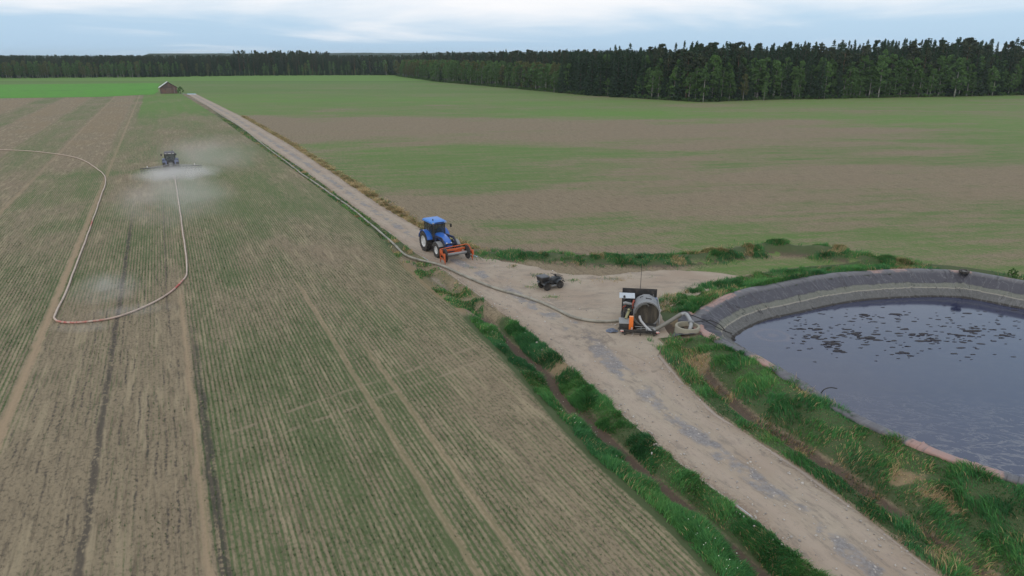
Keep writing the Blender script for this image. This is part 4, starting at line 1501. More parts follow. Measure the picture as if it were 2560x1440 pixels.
def forest():
    stuff = []                               # x, y, kind, idx, h, wid
    L = CUM[-1]
    n_ind = {'spruce': 0, 'pine': 0, 'birch': 0}
    s_ = 0.0
    while s_ < L:
        p, nrm = edge_pt(s_)
        for dep, step_ in ((RNG.uniform(0, 2.5), 0), (RNG.uniform(3, 6), 1), (RNG.uniform(6.5, 10), 2), (RNG.uniform(11, 16), 3), (RNG.uniform(17, 24), 4), (RNG.uniform(25, 35), 5), (RNG.uniform(36, 50), 6), (RNG.uniform(55, 80), 7)):
            q = p + nrm * dep + RNG.normal(0, .7, 2)
            dark = s_ > S_DARK
            if not dark:
                kind = 'birch' if (step_ < 5 and RNG.uniform() < .86) else ('spruce' if RNG.uniform() < .7 else 'pine')
                h = RNG.uniform(11.5, 15.5) if kind == 'birch' else (RNG.uniform(9, 14) if step_ < 4 else RNG.uniform(17, 22))
                if step_ == 0: h *= RNG.uniform(.6, .95)
                zn = 'far end' if s_ < 200 else 'middle' if s_ < 290 else 'near end'
                lb = 'young light-green birch at the %s of the birch stand along the field' % zn; gr = 'birches of the middle stand'
                if kind != 'birch': lb = 'young dark conifer among the birches, %s of the birch stand' % zn; gr = 'conifers of the middle stand'
            else:
                pure = s_ < S_DARK + 60
                r_ = RNG.uniform()
                if step_ == 0:
                    kind = ('spruce' if r_ < .75 else 'birch') if pure else ('birch' if r_ < .74 else 'spruce')
                elif step_ < 3:
                    kind = ('spruce' if r_ < .9 else 'birch') if pure else ('spruce' if r_ < .38 else ('birch' if r_ < .86 else 'pine'))
                else:
                    kind = 'spruce' if r_ < .86 else 'pine'
                far = sstep(S_TURN, L, s_)
                top = 20.5 + 3.0 * far + (1.5 if s_ > S_TURN - 40 else 0)
                h = RNG.uniform(.76, 1.12) * top if step_ >= 2 else RNG.uniform(.5, .95) * top
                if kind == 'birch': h = RNG.uniform(8, 15) if step_ == 0 else RNG.uniform(13, 19)
                if pure and kind == 'spruce': h = RNG.uniform(.9, 1.05) * 20
                zn = ('tall forest\'s dark left end' if pure else 'forest corner left of the yellowish birch' if s_ < S_TURN + 12 else 'forest stretch right of the yellowish birch' if q[0] < 140 else 'forest around the tall white-trunked birch' if q[0] < 205 else 'right-hand end of the tall forest')
                lb = {'spruce': 'dark spruce', 'birch': 'light-green birch', 'pine': 'bare-stemmed pine'}[kind] + (' in the front row, ' if step_ == 0 else ' in the second row, ' if step_ == 1 else ' in the third row, ') + zn
                gr = {'spruce': 'spruces of the right-hand forest', 'birch': 'birches of the right-hand forest', 'pine': 'pines of the right-hand forest'}[kind]
            ok = step_ <= 2 and n_ind[kind] < {'spruce': 240, 'pine': 90, 'birch': 260}[kind]
            if ok and (dark or (step_ == 0 and s_ > 90)):
                n_ind[kind] += 1
                plant(kind, q[0], q[1], h, lb, gr, wid=RNG.uniform(1.15, 1.65) if kind != 'pine' else RNG.uniform(1.0, 1.4))
            else:
                stuff.append((q[0], q[1], kind, h, RNG.uniform(1.1, 1.6)))
        s_ += RNG.uniform(2.0, 3.4) if s_ > S_DARK else RNG.uniform(2.2, 3.6)
    print('individual trees', n_ind)
    # deep wood behind, seen only as tops
    for k in range(1100):
        t = RNG.uniform(0.15, 1) ; p, nrm = edge_pt(t * L)
        q = p + nrm * RNG.uniform(60, 190)
        stuff.append((q[0], q[1], 'spruce' if RNG.uniform() < .7 else 'pine', RNG.uniform(17, 22.5), 1.15))
    # woods beyond the far meadows
    W = np.array([(-620, 575), (-431, 606), (-342, 628), (-255, 678), (-180, 692), (-105, 704), (-20, 700), (120, 690)], float)
    wl = np.linalg.norm(np.diff(W, axis=0), axis=1); wc = np.concatenate([[0], np.cumsum(wl)])
    for k in range(3200):
        t = RNG.uniform(0, wc[-1]); i = int(np.clip(np.searchsorted(wc, t) - 1, 0, len(wl) - 1)); f = (t - wc[i]) / wl[i]
        p = W[i] * (1 - f) + W[i + 1] * f
        dep = RNG.uniform(0, 1) ** 1.7 * 130
        x, y = p[0] + RNG.normal(0, 1), p[1] + dep
        leftside = x < -330
        if dep < 22:
            kind = 'birch' if RNG.uniform() < (.85 if leftside else .35) else 'spruce'
            h = RNG.uniform(9, 14.5) if kind == 'birch' else RNG.uniform(8, 17)
            if -300 < x < -130 and dep < 12: h = RNG.uniform(3, 6.5)
        else:
            kind = 'spruce' if RNG.uniform() < .55 else 'pine'
            h = RNG.uniform(14, 19)
            if -270 < x < -205: h = RNG.uniform(17, 23.5)
        stuff.append((x, y, kind, h, 1.15))
    for k in range(2200):
        x = RNG.uniform(-700, 500); y = RNG.uniform(830, 1250)
        stuff.append((x, y, 'spruce' if RNG.uniform() < .7 else 'pine', RNG.uniform(14, 19.5), 1.35))
    return stuff


STUFF = forest()


def undergrowth():
    out = []
    s_ = 0.0
    while s_ < CUM[-1]:
        p, nrm = edge_pt(s_)
        q = p - nrm * RNG.uniform(-1.5, 1.2)
        out.append((q[0], q[1], 'shrub', RNG.uniform(.8, 2.0), 1.4))
        s_ += RNG.uniform(.9, 1.8)
    return out


def wood_stuff(name, pts, label):
    """one object: a mesh of planting points, each carrying a tree of its kind"""
    arr = np.array([(a[0], a[1], 0.0) for a in pts], np.float32)
    me = bpy.data.meshes.new(name)
    me.vertices.add(len(arr)); me.vertices.foreach_set('co', arr.ravel())
    keys = [(k, i) for k in PROTO for i in range(len(PROTO[k])) if (k, i) in FIRST]
    idx = []; scl = []; rot = []
    for a in pts:
        ks = [j for j, kk in enumerate(keys) if kk[0] == a[2]]
        idx.append(ks[RNG.integers(0, len(ks))])
        s0 = a[3] / BASEH[a[2]]
        scl.append((s0 * a[4], s0 * a[4], s0)); rot.append((0, 0, RNG.uniform(0, 6.28)))
    me.attributes.new('pick', 'INT', 'POINT').data.foreach_set('value', np.array(idx, np.int32))
    me.attributes.new('size', 'FLOAT_VECTOR', 'POINT').data.foreach_set('vector', np.array(scl, np.float32).ravel())
    me.attributes.new('turn', 'FLOAT_VECTOR', 'POINT').data.foreach_set('vector', np.array(rot, np.float32).ravel())
    o = link(name, me)
    ng = bpy.data.node_groups.new(name, 'GeometryNodeTree')
    ng.interface.new_socket('Geometry', in_out='INPUT', socket_type='NodeSocketGeometry')
    ng.interface.new_socket('Geometry', in_out='OUTPUT', socket_type='NodeSocketGeometry')
    gi = ng.nodes.new('NodeGroupInput'); go = ng.nodes.new('NodeGroupOutput')
    join = ng.nodes.new('GeometryNodeJoinGeometry')

    def attr(n_, t):
        a_ = ng.nodes.new('GeometryNodeInputNamedAttribute'); a_.data_type = t; a_.inputs['Name'].default_value = n_
        return a_.outputs['Attribute']
    pk, sz, tn = attr('pick', 'INT'), attr('size', 'FLOAT_VECTOR'), attr('turn', 'FLOAT_VECTOR')
    e2r = ng.nodes.new('FunctionNodeEulerToRotation'); ng.links.new(tn, e2r.inputs[0])
    for j, kk in enumerate(keys):
        if j not in idx: continue
        cmp_ = ng.nodes.new('FunctionNodeCompare'); cmp_.data_type = 'INT'; cmp_.operation = 'EQUAL'
        ng.links.new(pk, cmp_.inputs[2]); cmp_.inputs[3].default_value = j
        jj = ng.nodes.new('GeometryNodeJoinGeometry')
        for ob in FIRST[kk]:
            oi = ng.nodes.new('GeometryNodeObjectInfo'); oi.inputs['Object'].default_value = ob
            oi.transform_space = 'ORIGINAL'
            ng.links.new(oi.outputs['Geometry'], jj.inputs[0])
        g2i = ng.nodes.new('GeometryNodeGeometryToInstance')
        ng.links.new(jj.outputs[0], g2i.inputs[0])
        iop = ng.nodes.new('GeometryNodeInstanceOnPoints')
        ng.links.new(gi.outputs[0], iop.inputs['Points'])
        ng.links.new(cmp_.outputs[0], iop.inputs['Selection'])
        ng.links.new(jj.outputs[0], iop.inputs['Instance'])
        ng.nodes.remove(g2i)
        ng.links.new(e2r.outputs[0], iop.inputs['Rotation'])
        ng.links.new(sz, iop.inputs['Scale'])
        ng.links.new(iop.outputs[0], join.inputs[0])
    ng.links.new(join.outputs[0], go.inputs[0])
    md = o.modifiers.new('planting', 'NODES'); md.node_group = ng
    tag(o, label, 'forest', kind='stuff')
    return o


_b = at(452, 234.5)
plant('shrub', _b.x, _b.y, 3.4, 'dark green bush growing against the right side of the barn', None, 0, .9)
_b = at(2532, 697, .5)
plant('shrub', _b.x, _b.y, 0.9, 'small dark bush on the far crest of the pond near the right edge', None, 1, .8, z=.55)
wood_stuff('background_forest', STUFF, 'dense dark mass of forest behind the first rows of trees')
wood_stuff('forest_undergrowth', undergrowth(), 'low leafy undergrowth along the foot of the forest edge')

# ------------------------------------------------------------------ machines
BLUE = paint('tractor_blue', (0.020, 0.125, 0.50), 0.32, 0.30, (0.10, 0.11, 0.12), coat=0.3)
ROOFB = paint('roof_blue', (0.055, 0.215, 0.62), 0.4, 0.25, (0.16, 0.2, 0.26))
NAVY = paint('loader_navy', (0.012, 0.018, 0.055), 0.45, 0.4)
BLACK = paint('black_plastic', (0.018, 0.018, 0.020), 0.55, 0.45)
DARKM = paint('dark_metal', (0.035, 0.035, 0.037), 0.5, 0.5)
GREYM = paint('grey_metal', (0.23, 0.235, 0.24), 0.45, 0.5, (0.15, 0.13, 0.11))
LIGHTM = paint('light_metal', (0.40, 0.41, 0.42), 0.4, 0.5, (0.22, 0.20, 0.17))
WHITE = paint('white_rim', (0.62, 0.63, 0.64), 0.4, 0.45, (0.25, 0.21, 0.17))
ORANGE = paint('orange_paint', (0.58, 0.115, 0.030), 0.5, 0.45, (0.22, 0.10, 0.06))
BRIGHTO = paint('bright_orange', (0.82, 0.20, 0.035), 0.45, 0.12)
RUST = paint('rusty_red', (0.28, 0.055, 0.030), 0.6, 0.5)
OLIVE = paint('olive_metal', (0.26, 0.25, 0.13), 0.5, 0.5)
SILVER = paint('silver_sheet', (0.45, 0.50, 0.55), 0.35, 0.3)
DULLB = paint('misted_blue', (0.13, 0.16, 0.27), 0.6, 0.5, (0.20, 0.19, 0.19))  # blue greyed in the paint itself, as the spray mist dulls it
REDR = paint('red_reflector', (0.60, 0.05, 0.04), 0.4, 0.1)
WHITER = paint('white_reflector', (0.75, 0.72, 0.70), 0.4, 0.1)
SEAT = paint('seat_cloth', (0.045, 0.05, 0.06), 0.9, 0.2)


def rubber():
    s = Sh('tyre_rubber')
    p = s.obj()
    n = s.noise(p, 4.0, 4, 0.65)
    return s.done(s.mix(s.step(0.42, 0.72, n), (0.026, 0.025, 0.025), (0.115, 0.100, 0.084)), 0.9)


RUBBER = rubber()


def glass():
    s = Sh('cab_glass')
    s.b.inputs['Alpha'].default_value = 0.42
    return s.done((0.045, 0.06, 0.065), 0.06, IOR=1.5)


GLASS = glass()


def wheel(parent, c, r, w_, rim_r, rim_mat, lugs=18, lug=0.05, side=1):
    """tyre with chevron lugs; the rim is its sub-part"""
    mb = MB()
    h = w_ / 2
    mb.lathe([(rim_r, -h * .82), (r * .86, -h), (r * .955, -h * .86), (r - lug, -h * .5), (r - lug, h * .5), (r * .955, h * .86), (r * .86, h), (rim_r, h * .82)], 'Y', 36)
    for k in range(lugs):
        a = 2 * math.pi * k / lugs
        for sg in (-1, 1):
            aa = a + (math.pi / lugs if sg > 0 else 0)
            m = Matrix.Rotation(-aa, 4, 'Y') @ Matrix.Translation((r - lug * .55, sg * h * .47, 0)) @ Matrix.Rotation(sg * 0.6, 4, 'X')
            rr = bmesh.ops.create_cube(mb.bm, size=1)
            bmesh.ops.transform(mb.bm, matrix=m @ Matrix.Diagonal((lug * 1.15, h * .98, r * .085, 1)), verts=rr['verts'])
    t = mb.build('wheel', RUBBER, parent)
    t.location = c
    mb = MB()
    f = side
    mb.lathe([(rim_r * 1.01, -h * .8), (rim_r * 1.04, h * .8 * f), (rim_r * .93, h * .84 * f), (rim_r * .88, h * .45 * f), (rim_r * .5, h * .38 * f), (rim_r * .45, h * .55 * f), (rim_r * .22, h * .6 * f), (0.01, h * .6 * f), (0.01, h * .2 * f), (rim_r * .8, h * .2 * f)], 'Y', 28)
    for k in range(8):
        a = 2 * math.pi * k / 8
        mb.cyl((math.cos(a) * rim_r * .33, h * .55 * f, math.sin(a) * rim_r * .33), (math.cos(a) * rim_r * .33, h * .68 * f, math.sin(a) * rim_r * .33), r * .022, seg=6)
    mb.build('rim', rim_mat, t)
    return t


def arc_poly(cx, cz, r0, r1, a0, a1, n=12):
    o = [(cx + math.cos(R(a0 + (a1 - a0) * k / n)) * r1, cz + math.sin(R(a0 + (a1 - a0) * k / n)) * r1) for k in range(n + 1)]
    i = [(cx + math.cos(R(a0 + (a1 - a0) * k / n)) * r0, cz + math.sin(R(a0 + (a1 - a0) * k / n)) * r0) for k in range(n, -1, -1)]
    return o + i


def make_tractor(root, body, roofm, rim, loader=True, rear_lights=False):
    # hood
    mb = MB()
    secs = []
    for x, wd, z0, z1 in ((1.12, .47, 1.05, 1.98), (1.8, .46, 1.02, 1.93), (2.6, .43, 1.0, 1.80), (3.15, .39, 1.0, 1.62), (3.42, .34, 1.02, 1.45), (3.52, .28, 1.08, 1.30)):
        secs.append([(x, -wd, z0), (x, -wd, z1 - .20), (x, -wd * .86, z1 - .06), (x, -wd * .5, z1), (x, wd * .5, z1), (x, wd * .86, z1 - .06), (x, wd, z1 - .20), (x, wd, z0)])
    hood = mb.loft(secs).build('hood', body, root)
    mb = MB()
    for sg in (-1, 1):
        mb.box((2.2, sg * .462, 1.35), (1.3, .012, .34), bev=0)
    mb.box((3.46, 0, 1.18), (.10, .50, .22), bev=.02)
    mb.build('grille', BLACK, hood)
    for sg in (-1, 1):
        MB().box((3.40, sg * .24, 1.38), (.20, .13, .12), (0, .55, sg * .35), .02).build('headlight', WHITE, hood)
    # chassis
    mb = MB()
    mb.box((1.0, 0, .95), (2.5, .62, .5), bev=.05).box((2.9, 0, .85), (1.0, .5, .35), bev=.04)
    mb.cyl((0, -.75, 1.0), (0, .75, 1.0), .22).cyl((2.85, -.75, .72), (2.85, .75, .72), .13)
    mb.box((0, 0, 1.0), (.8, .8, .6), bev=.1).box((3.45, 0, .82), (.35, .6, .45), bev=.04)
    mb.box((-.65, 0, .75), (.5, .5, .25), bev=.03)
    mb.build('chassis', DARKM, root)
    for sg in (-1, 1):
        mb = MB()
        mb.box((1.15, sg * .62, .72), (.85, .36, .48), bev=.06)
        mb.build('fuel_tank', BLACK, root)
        mb = MB()
        for k in range(3): mb.box((.98, sg * .86, .45 + .28 * k), (.42, .22, .03))
        for x in (.8, 1.17): mb.box((x, sg * .86, .78), (.03, .05, .75))
        mb.build('step', BLACK, root)
    # cab
    mb = MB()
    for x0, x1, y0, y1 in ((1.16, 1.02, .66, .70), (.16, .12, .80, .80), (-.78, -.62, .70, .72)):
        for sg in (-1, 1):
            mb.cyl((x0, sg * y0, 1.25), (x1, sg * y1, 2.88), .045, seg=8)
    for sg in (-1, 1):
        mb.cyl((1.16, sg * .66, 1.28), (.16, sg * .8, 1.28), .04, seg=8).cyl((.16, sg * .8, 1.5), (-.78, sg * .7, 1.62), .04, seg=8)
    mb.box((.2, 0, 1.22), (1.9, 1.35, .12), bev=.03).box((-.68, 0, 1.45), (.16, 1.36, .42), bev=.03).box((1.1, 0, 1.45), (.14, 1.2, .45), bev=.03)
    cab = mb.build('cab', BLACK, root)
    mb = MB()
    mb.sheet([(1.14, -.62, 1.62), (1.14, .62, 1.62), (1.03, .66, 2.84), (1.03, -.66, 2.84)], .012)
    mb.build('windscreen', GLASS, cab, False)
    for sg in (-1, 1):
        mb = MB()
        mb.sheet([(1.12, sg * .67, 1.32), (.20, sg * .80, 1.32), (.17, sg * .80, 2.84), (1.02, sg * .70, 2.84)], .012)
        mb.build('door', GLASS, cab, False)
        mb = MB()
        mb.sheet([(.12, sg * .80, 1.56), (-.73, sg * .71, 1.66), (-.62, sg * .72, 2.84), (.10, sg * .80, 2.84)], .012)
        mb.build('side_window', GLASS, cab, False)
    mb = MB()
    mb.sheet([(-.77, -.64, 1.68), (-.77, .64, 1.68), (-.64, .66, 2.84), (-.64, -.66, 2.84)], .012)
    mb.build('rear_window', GLASS, cab, False)
    mb = MB().box((-.12, 0, 1.55), (.52, .52, .16), bev=.05).box((-.40, 0, 1.95), (.16, .5, .75), (0, -.15, 0), .06)
    mb.build('seat', SEAT, cab)
    mb = MB()
    mb.tube([(.72 + .1 * math.cos(a) * .4, .19 * math.sin(a), 1.92 + .19 * math.cos(a) * .8) for a in np.linspace(0, 2 * math.pi, 15)], .016, 6).cyl((.74, 0, 1.92), (.98, 0, 1.5), .03, seg=8)
    mb.build('steering_wheel', BLACK, cab)
    mb = MB()
    mb.loft([[(1.22, -.72, 2.87), (1.22, .72, 2.87), (-.82, .78, 2.87), (-.82, -.78, 2.87)],
             [(1.30, -.80, 2.93), (1.30, .80, 2.93), (-.90, .86, 2.93), (-.90, -.86, 2.93)],
             [(1.26, -.78, 3.06), (1.26, .78, 3.06), (-.88, .84, 3.06), (-.88, -.84, 3.06)],
             [(1.02, -.62, 3.17), (1.02, .62, 3.17), (-.70, .68, 3.17), (-.70, -.68, 3.17)]])
    roof = mb.build('roof', roofm, root)
    mb = MB().box((1.305, 0, 2.995), (.02, .95, .09), bev=.006)
    mb.build('vent', NAVY if loader else WHITE, roof)
    for sg in (-1, 1):
        MB().box((1.29, sg * .66, 2.98), (.06, .2, .1), bev=.015).build('work_light', LIGHTM, roof)
        if rear_lights: MB().box((-.91, sg * .55, 2.99), (.05, .3, .1), bev=.012).build('work_light', WHITE, roof)
    if rear_lights: MB().box((-.92, 0, 3.0), (.05, .5, .12), bev=.012).build('vent', WHITE, roof)
    mb = MB().cyl((.9, -.5, 3.16), (.9, -.5, 3.34), .06, .05, 10)
    mb.build('beacon', BLACK, roof)
    # mirrors on arms
    for sg in (-1, 1):
        reach = 1.28 if sg > 0 else .95
        mb = MB().tube([(1.05, sg * .7, 2.72), (1.18, sg * (reach - .25), 2.74), (1.2, sg * reach, 2.72)], .02, 6)
        mb.box((1.19, sg * reach, 2.55), (.07, .20, .34), bev=.03)
        mb.build('mirror', BLACK, root)
    # exhaust
    MB().cyl((1.32, -.62, 1.5), (1.30, -.62, 2.75), .065, seg=10).cyl((1.30, -.62, 2.75), (1.22, -.64, 2.95), .05, seg=10).build('exhaust', DARKM, root)
    # fenders
    for sg in (-1, 1):
        mb = MB().prism(arc_poly(0, 1.0, 1.08, 1.14, 18, 168), sg * .60, sg * 1.22)
        mb.prism(arc_poly(0, 1.0, .55, 1.11, 35, 150), sg * .585, sg * .625)
        f = mb.build('rear_fender', body, root)
        MB().prism(arc_poly(0, 1.0, 1.145, 1.165, 150, 170, 4), sg * .8, sg * 1.24).box((-.86, sg * 1.05, 1.98), (.2, .3, .08), bev=.02).build('tail_light', BLACK, f)
        MB().prism(arc_poly(2.85, .72, .80, .835, 35, 160), sg * .66, sg * 1.16).build('front_fender', GREYM, root)
        wheel(root, (0, sg * .96, 1.0), 1.0, .62, .56, rim, 20, .055, sg)
        wheel(root, (2.85, sg * .92, .74), .74, .54, .38, rim, 18, .05, sg)
    if loader:
        for sg in (-1, 1):
            mb = MB()
            pts = [(1.62, 1.78), (3.05, 1.86), (3.42, 1.62), (4.22, .72)]
            for (xa, za), (xb, zb) in zip(pts, pts[1:]):
                L = math.hypot(xb - xa, zb - za); a = math.atan2(zb - za, xb - xa)
                mb.box(((xa + xb) / 2, sg * .64, (za + zb) / 2), (L + .12, .13, .20), (0, -a, 0), .02)
            mb.box((1.75, sg * .62, 1.42), (.30, .16, .85), bev=.03).box((1.85, sg * .45, 1.02), (.35, .35, .2), bev=.02)
            mb.build('loader_arm', NAVY, root)
            MB().cyl((1.9, sg * .64, 1.15), (2.7, sg * .64, 1.52), .055).cyl((2.7, sg * .64, 1.52), (3.15, sg * .64, 1.72), .03).build('lift_cylinder', BLACK, root)
            MB().cyl((3.15, sg * .64, 1.95), (3.85, sg * .64, 1.35), .05).cyl((3.85, sg * .64, 1.35), (4.25, sg * .64, 1.0), .028).build('tilt_cylinder', BLACK, root)
        MB().cyl((3.62, -.66, 1.38), (3.62, .66, 1.38), .075).build('cross_tube', NAVY, root)
        mb = MB().box((4.32, 0, .82), (.10, 1.25, .12), bev=.02).box((4.32, 0, .55), (.08, 1.15, .10), bev=.02)
        for sg in (-1, 1): mb.box((4.30, sg * .58, .68), (.14, .08, .45), bev=.02)
        mb.build('tool_carrier', NAVY, root)
    else:
        mb = MB()
        for sg in (-1, 1):
            mb.cyl((-.55, sg * .30, .75), (-1.45, sg * .42, .62), .05).cyl((-.75, sg * .35, 1.35), (-1.1, sg * .40, .68), .04)
        mb.cyl((-.75, 0, 1.35), (-1.45, 0, 1.2), .04)
        mb.build('three_point_linkage', DARKM, root)


HEAD = Vector((0.506, -0.862, 0)); LEFT = Vector((0.862, 0.506, 0))
T1 = empty('tractor', (-7.75, 66.75, 0.03), HEAD)
make_tractor(T1, BLUE, ROOFB, WHITE)
tag(T1, 'blue tractor with white wheel rims and front loader parked on the gravel road', 'tractor')

# hose reel carried on the loader
RL = Vector((-7.75, 66.75, 0)) + HEAD * 4.95
reel = empty('hose_reel', (RL.x, RL.y, 0.05), HEAD)
mb = MB().box((-.50, 0, 1.02), (.14, 2.74, .20), bev=.02).box((-.44, 0, .72), (.10, 2.7, .14), bev=.02)
for y in (-.75, .15, .55): mb.box((-.50, y, .87), (.10, .10, .28), bev=.01)
mb.box((-.52, .45, .86), (.05, .75, .26), bev=.01)
mb.build('back_frame', ORANGE, reel)
MB().tube([(-.52, -1.40, 1.22), (-.52, -.4, 1.30), (-.52, 1.0, 1.36), (-.50, 1.34, 1.37), (-.36, 1.46, 1.34), (.05, 1.48, 1.12), (.42, 1.48, .78)], .045, 8).build('top_bar', ORANGE, reel)
for sg in (-1, 1):
    mb = MB()
    y = sg * 1.42
    mb.box((-.50, y, .70), (.10, .09, 1.10), bev=.012).box((.50, y, .58), (.10, .09, .85), bev=.012)
    mb.box((0, y, .86), (1.12, .05, .24), (0, .34, 0), .012)
    mb.box((.02, y, .40), (1.05, .06, .09), (0, .10, 0), .01).box((.52, y + sg * .06, .80), (.16, .10, .5), (0, -.2, 0), .012)
    mb.box((-.2, y, 1.1), (.5, .05, .12), (0, .5, 0), .01)
    mb.build('side_frame', ORANGE, reel)
    for x in (-.50, .50):
        MB().cyl((x, y, .28), (x, y, -.045), .045, .03, 8).build('leg', RUST, reel)
    mb = MB().lathe([(.02, -.02), (.64, -.02), (.67, 0), (.64, .02), (.02, .02)], 'Y', 32, (0, 0, 0))
    mb.lathe([(.02, -.09), (.20, -.09), (.20, .09), (.02, .09)], 'Y', 16)
    for k in range(6):
        a = k * math.pi / 3
        mb.box((math.cos(a) * .38, -sg * .03, math.sin(a) * .38), (.5, .03, .035), (0, -a, 0))
    fl = mb.build('flange', DARKM, reel); fl.location = (0, sg * 1.16, .74)
mb = MB().cyl((0, -1.12, .74), (0, 1.12, .74), .13, seg=18)
for y in np.linspace(-.95, .95, 9): mb.cyl((0, y - .012, .74), (0, y + .012, .74), .137, seg=18)
mb.build('drum', GREYM, reel)
mb = MB().box((0, -1.30, .74), (.22, .14, .22), bev=.03).cyl((0, -1.22, .74), (0, -1.4, .74), .08)
mb.build('drive_motor', BLACK, reel)
tag(reel, 'orange hose reel frame with two dark discs on the blue tractor\'s loader', 'hose reel')

# ---- quad bike
QH = Vector((0.857, 0.515, 0))
quad = empty('quad_bike', (2.70, 54.25, 0.052), QH)
ATVB = paint('quad_bodywork', (0.030, 0.036, 0.042), 0.38, 0.35, (0.10, 0.095, 0.09), coat=.3)
for x in (0, 1.26):
    for sg in (-1, 1):
        wheel(quad, (x, sg * .43, .325), .325, .26, .165, DARKM, 14, .035, sg)
mb = MB()
mb.box((.63, 0, .42), (1.25, .34, .22), bev=.04).box((.62, 0, .60), (.6, .3, .25), bev=.05)
for x in (0, 1.26): mb.cyl((x, -.36, .36), (x, .36, .36), .045)
for x in (0, 1.26):
    for sg in (-1, 1): mb.cyl((x, sg * .2, .62), (x, sg * .33, .36), .04, seg=8)
mb.box((-.12, 0, .55), (.3, .4, .2), bev=.03)
mb.build('chassis', DARKM, quad)
mb = MB()
secs = []
for x, wd, z0, z1 in ((.58, .16, .60, .86), (.85, .20, .58, .96), (1.12, .24, .60, .98), (1.42, .26, .62, .90), (1.62, .20, .62, .76)):
    secs.append([(x, -wd, z0), (x, -wd, z1 - .1), (x, -wd * .6, z1), (x, wd * .6, z1), (x, wd, z1 - .1), (x, wd, z0)])
mb.loft(secs)
body = mb.build('body', ATVB, quad)
for sg in (-1, 1):
    MB().prism(arc_poly(1.26, .34, .40, .435, 25, 160), sg * .24, sg * .60).build('front_fender', ATVB, quad)
    MB().prism(arc_poly(0, .34, .40, .435, 20, 155), sg * .24, sg * .60).build('rear_fender', ATVB, quad)
    MB().box((.63, sg * .42, .34), (.58, .24, .035), bev=.01).build('footwell', GREYM, quad)
    MB().box((1.66, sg * .16, .74), (.06, .11, .09), bev=.02).build('headlight', BLACK, body)
mb = MB().loft([[(-.10, -.15, .72), (-.10, .15, .72), (-.10, .15, .84), (-.10, -.15, .84)], [(.30, -.16, .70), (.30, .16, .70), (.30, .16, .82), (.30, -.16, .82)], [(.66, -.11, .72), (.66, .11, .72), (.66, .11, .90), (.66, -.11, .90)]])
mb.build('seat', SEAT, quad)
mb = MB().tube([(.92, -.42, 1.13), (1.0, -.25, 1.12), (1.06, 0, 1.07), (1.0, .25, 1.12), (.92, .42, 1.13)], .018, 8).cyl((1.1, 0, .92), (1.03, 0, 1.09), .05)
for sg in (-1, 1): mb.cyl((.94, sg * .34, 1.13), (.90, sg * .46, 1.13), .027, seg=8)
mb.box((1.06, 0, 1.12), (.12, .18, .08), bev=.03)
mb.build('handlebar', BLACK, quad)
mb = MB()
for y in np.linspace(-.38, .38, 6): mb.cyl((1.10, y, .99), (1.58, y, .97), .012, seg=6)
for x in (1.10, 1.34, 1.58): mb.cyl((x, -.40, .99), (x, .40, .99), .015, seg=6)
for sg in (-1, 1): mb.cyl((1.34, sg * .3, .98), (1.34, sg * .24, .82), .014, seg=6)
mb.build('front_rack', BLACK, quad)
mb = MB().tube([(1.70, -.22, .45), (1.76, -.22, .72), (1.76, .22, .72), (1.70, .22, .45)], .02, 6)
mb.build('bumper', BLACK, quad)
mb = MB().box((-.16, 0, .98), (.72, .74, .34), bev=.05, taper=(1.16, 1.16))
box = mb.build('cargo_box', BLACK, quad)
MB().box((-.16, 0, 1.17), (.88, .90, .07), bev=.03, taper=(.86, .86)).build('lid', paint('box_lid', (0.075, 0.08, 0.092), .5, .3), box)
mb = MB()
for y in (-.3, 0, .3): mb.cyl((-.5, y, .80), (.16, y, .80), .014, seg=6)
for x in (-.5, -.16, .16): mb.cyl((x, -.36, .80), (x, .36, .80), .014, seg=6)
mb.build('rear_rack', BLACK, quad)
mb = MB().cyl((.98, .22, 1.12), (.96, .24, 1.36), .006, seg=6)
st = mb.build('stalk', BLACK, quad)
MB().ball((.96, .24, 1.38), .045, 2).build('ball', WHITER, st)
tag(quad, 'dark quad bike with black cargo box parked on the gravel yard', 'quad bike')

# ---- slurry pump station on a skid
pump = empty('pump_station', (8.85, 44.2, 0.05), rz=-0.13)
mb = MB()
for x in (-1.15, 1.15): mb.box((x, 2.0, .20), (.14, 3.9, .18), bev=.01)
for y in (.2, 1.2, 2.4, 3.8): mb.box((0, y, .20), (2.4, .12, .14), bev=.01)
mb.box((0, 2.4, .30), (2.4, 3.0, .04)).box((0, .55, .12), (1.9, .1, .1))
for x in (-1.0, 1.0): mb.box((x, .1, .1), (.1, .25, .3), bev=.01)
mb.cyl((0.05, -.03, .22), (0.05, -.03, -.03), .035, seg=8).cyl((.05, -.03, 0), (.05, -.03, -.035), .09, seg=10)
mb.build('skid_frame', DARKM, pump)
mb = MB().box((0, -.05, .34), (2.72, .09, .16), bev=.012)
bar = mb.build('rear_bar', BLACK, pump)
for sg in (-1, 1):
    MB().box((sg * 1.22, -.101, .34), (.22, .012, .13)).build('reflector', WHITER, bar)
    for k in (-1, 1):
        MB().prism([(sg * 1.22 + k * .10, .285), (sg * 1.22 + k * .015, .285), (sg * 1.22 + k * .055, .395)], -.118, -.109).build('red_mark', REDR, bar)
for x in (-.55, .45): MB().box((x, .03, .46), (.07, .07, .22), bev=.01).build('post', LIGHTM, pump)
mb = MB().box((.08, 3.92, 1.22), (2.52, .05, 1.85), bev=.01)
for x in (-1.15, -.3, .55, 1.3): mb.box((x, 3.88, 1.2), (.05, .04, 1.8))
mb.build('back_panel', BLACK, pump)
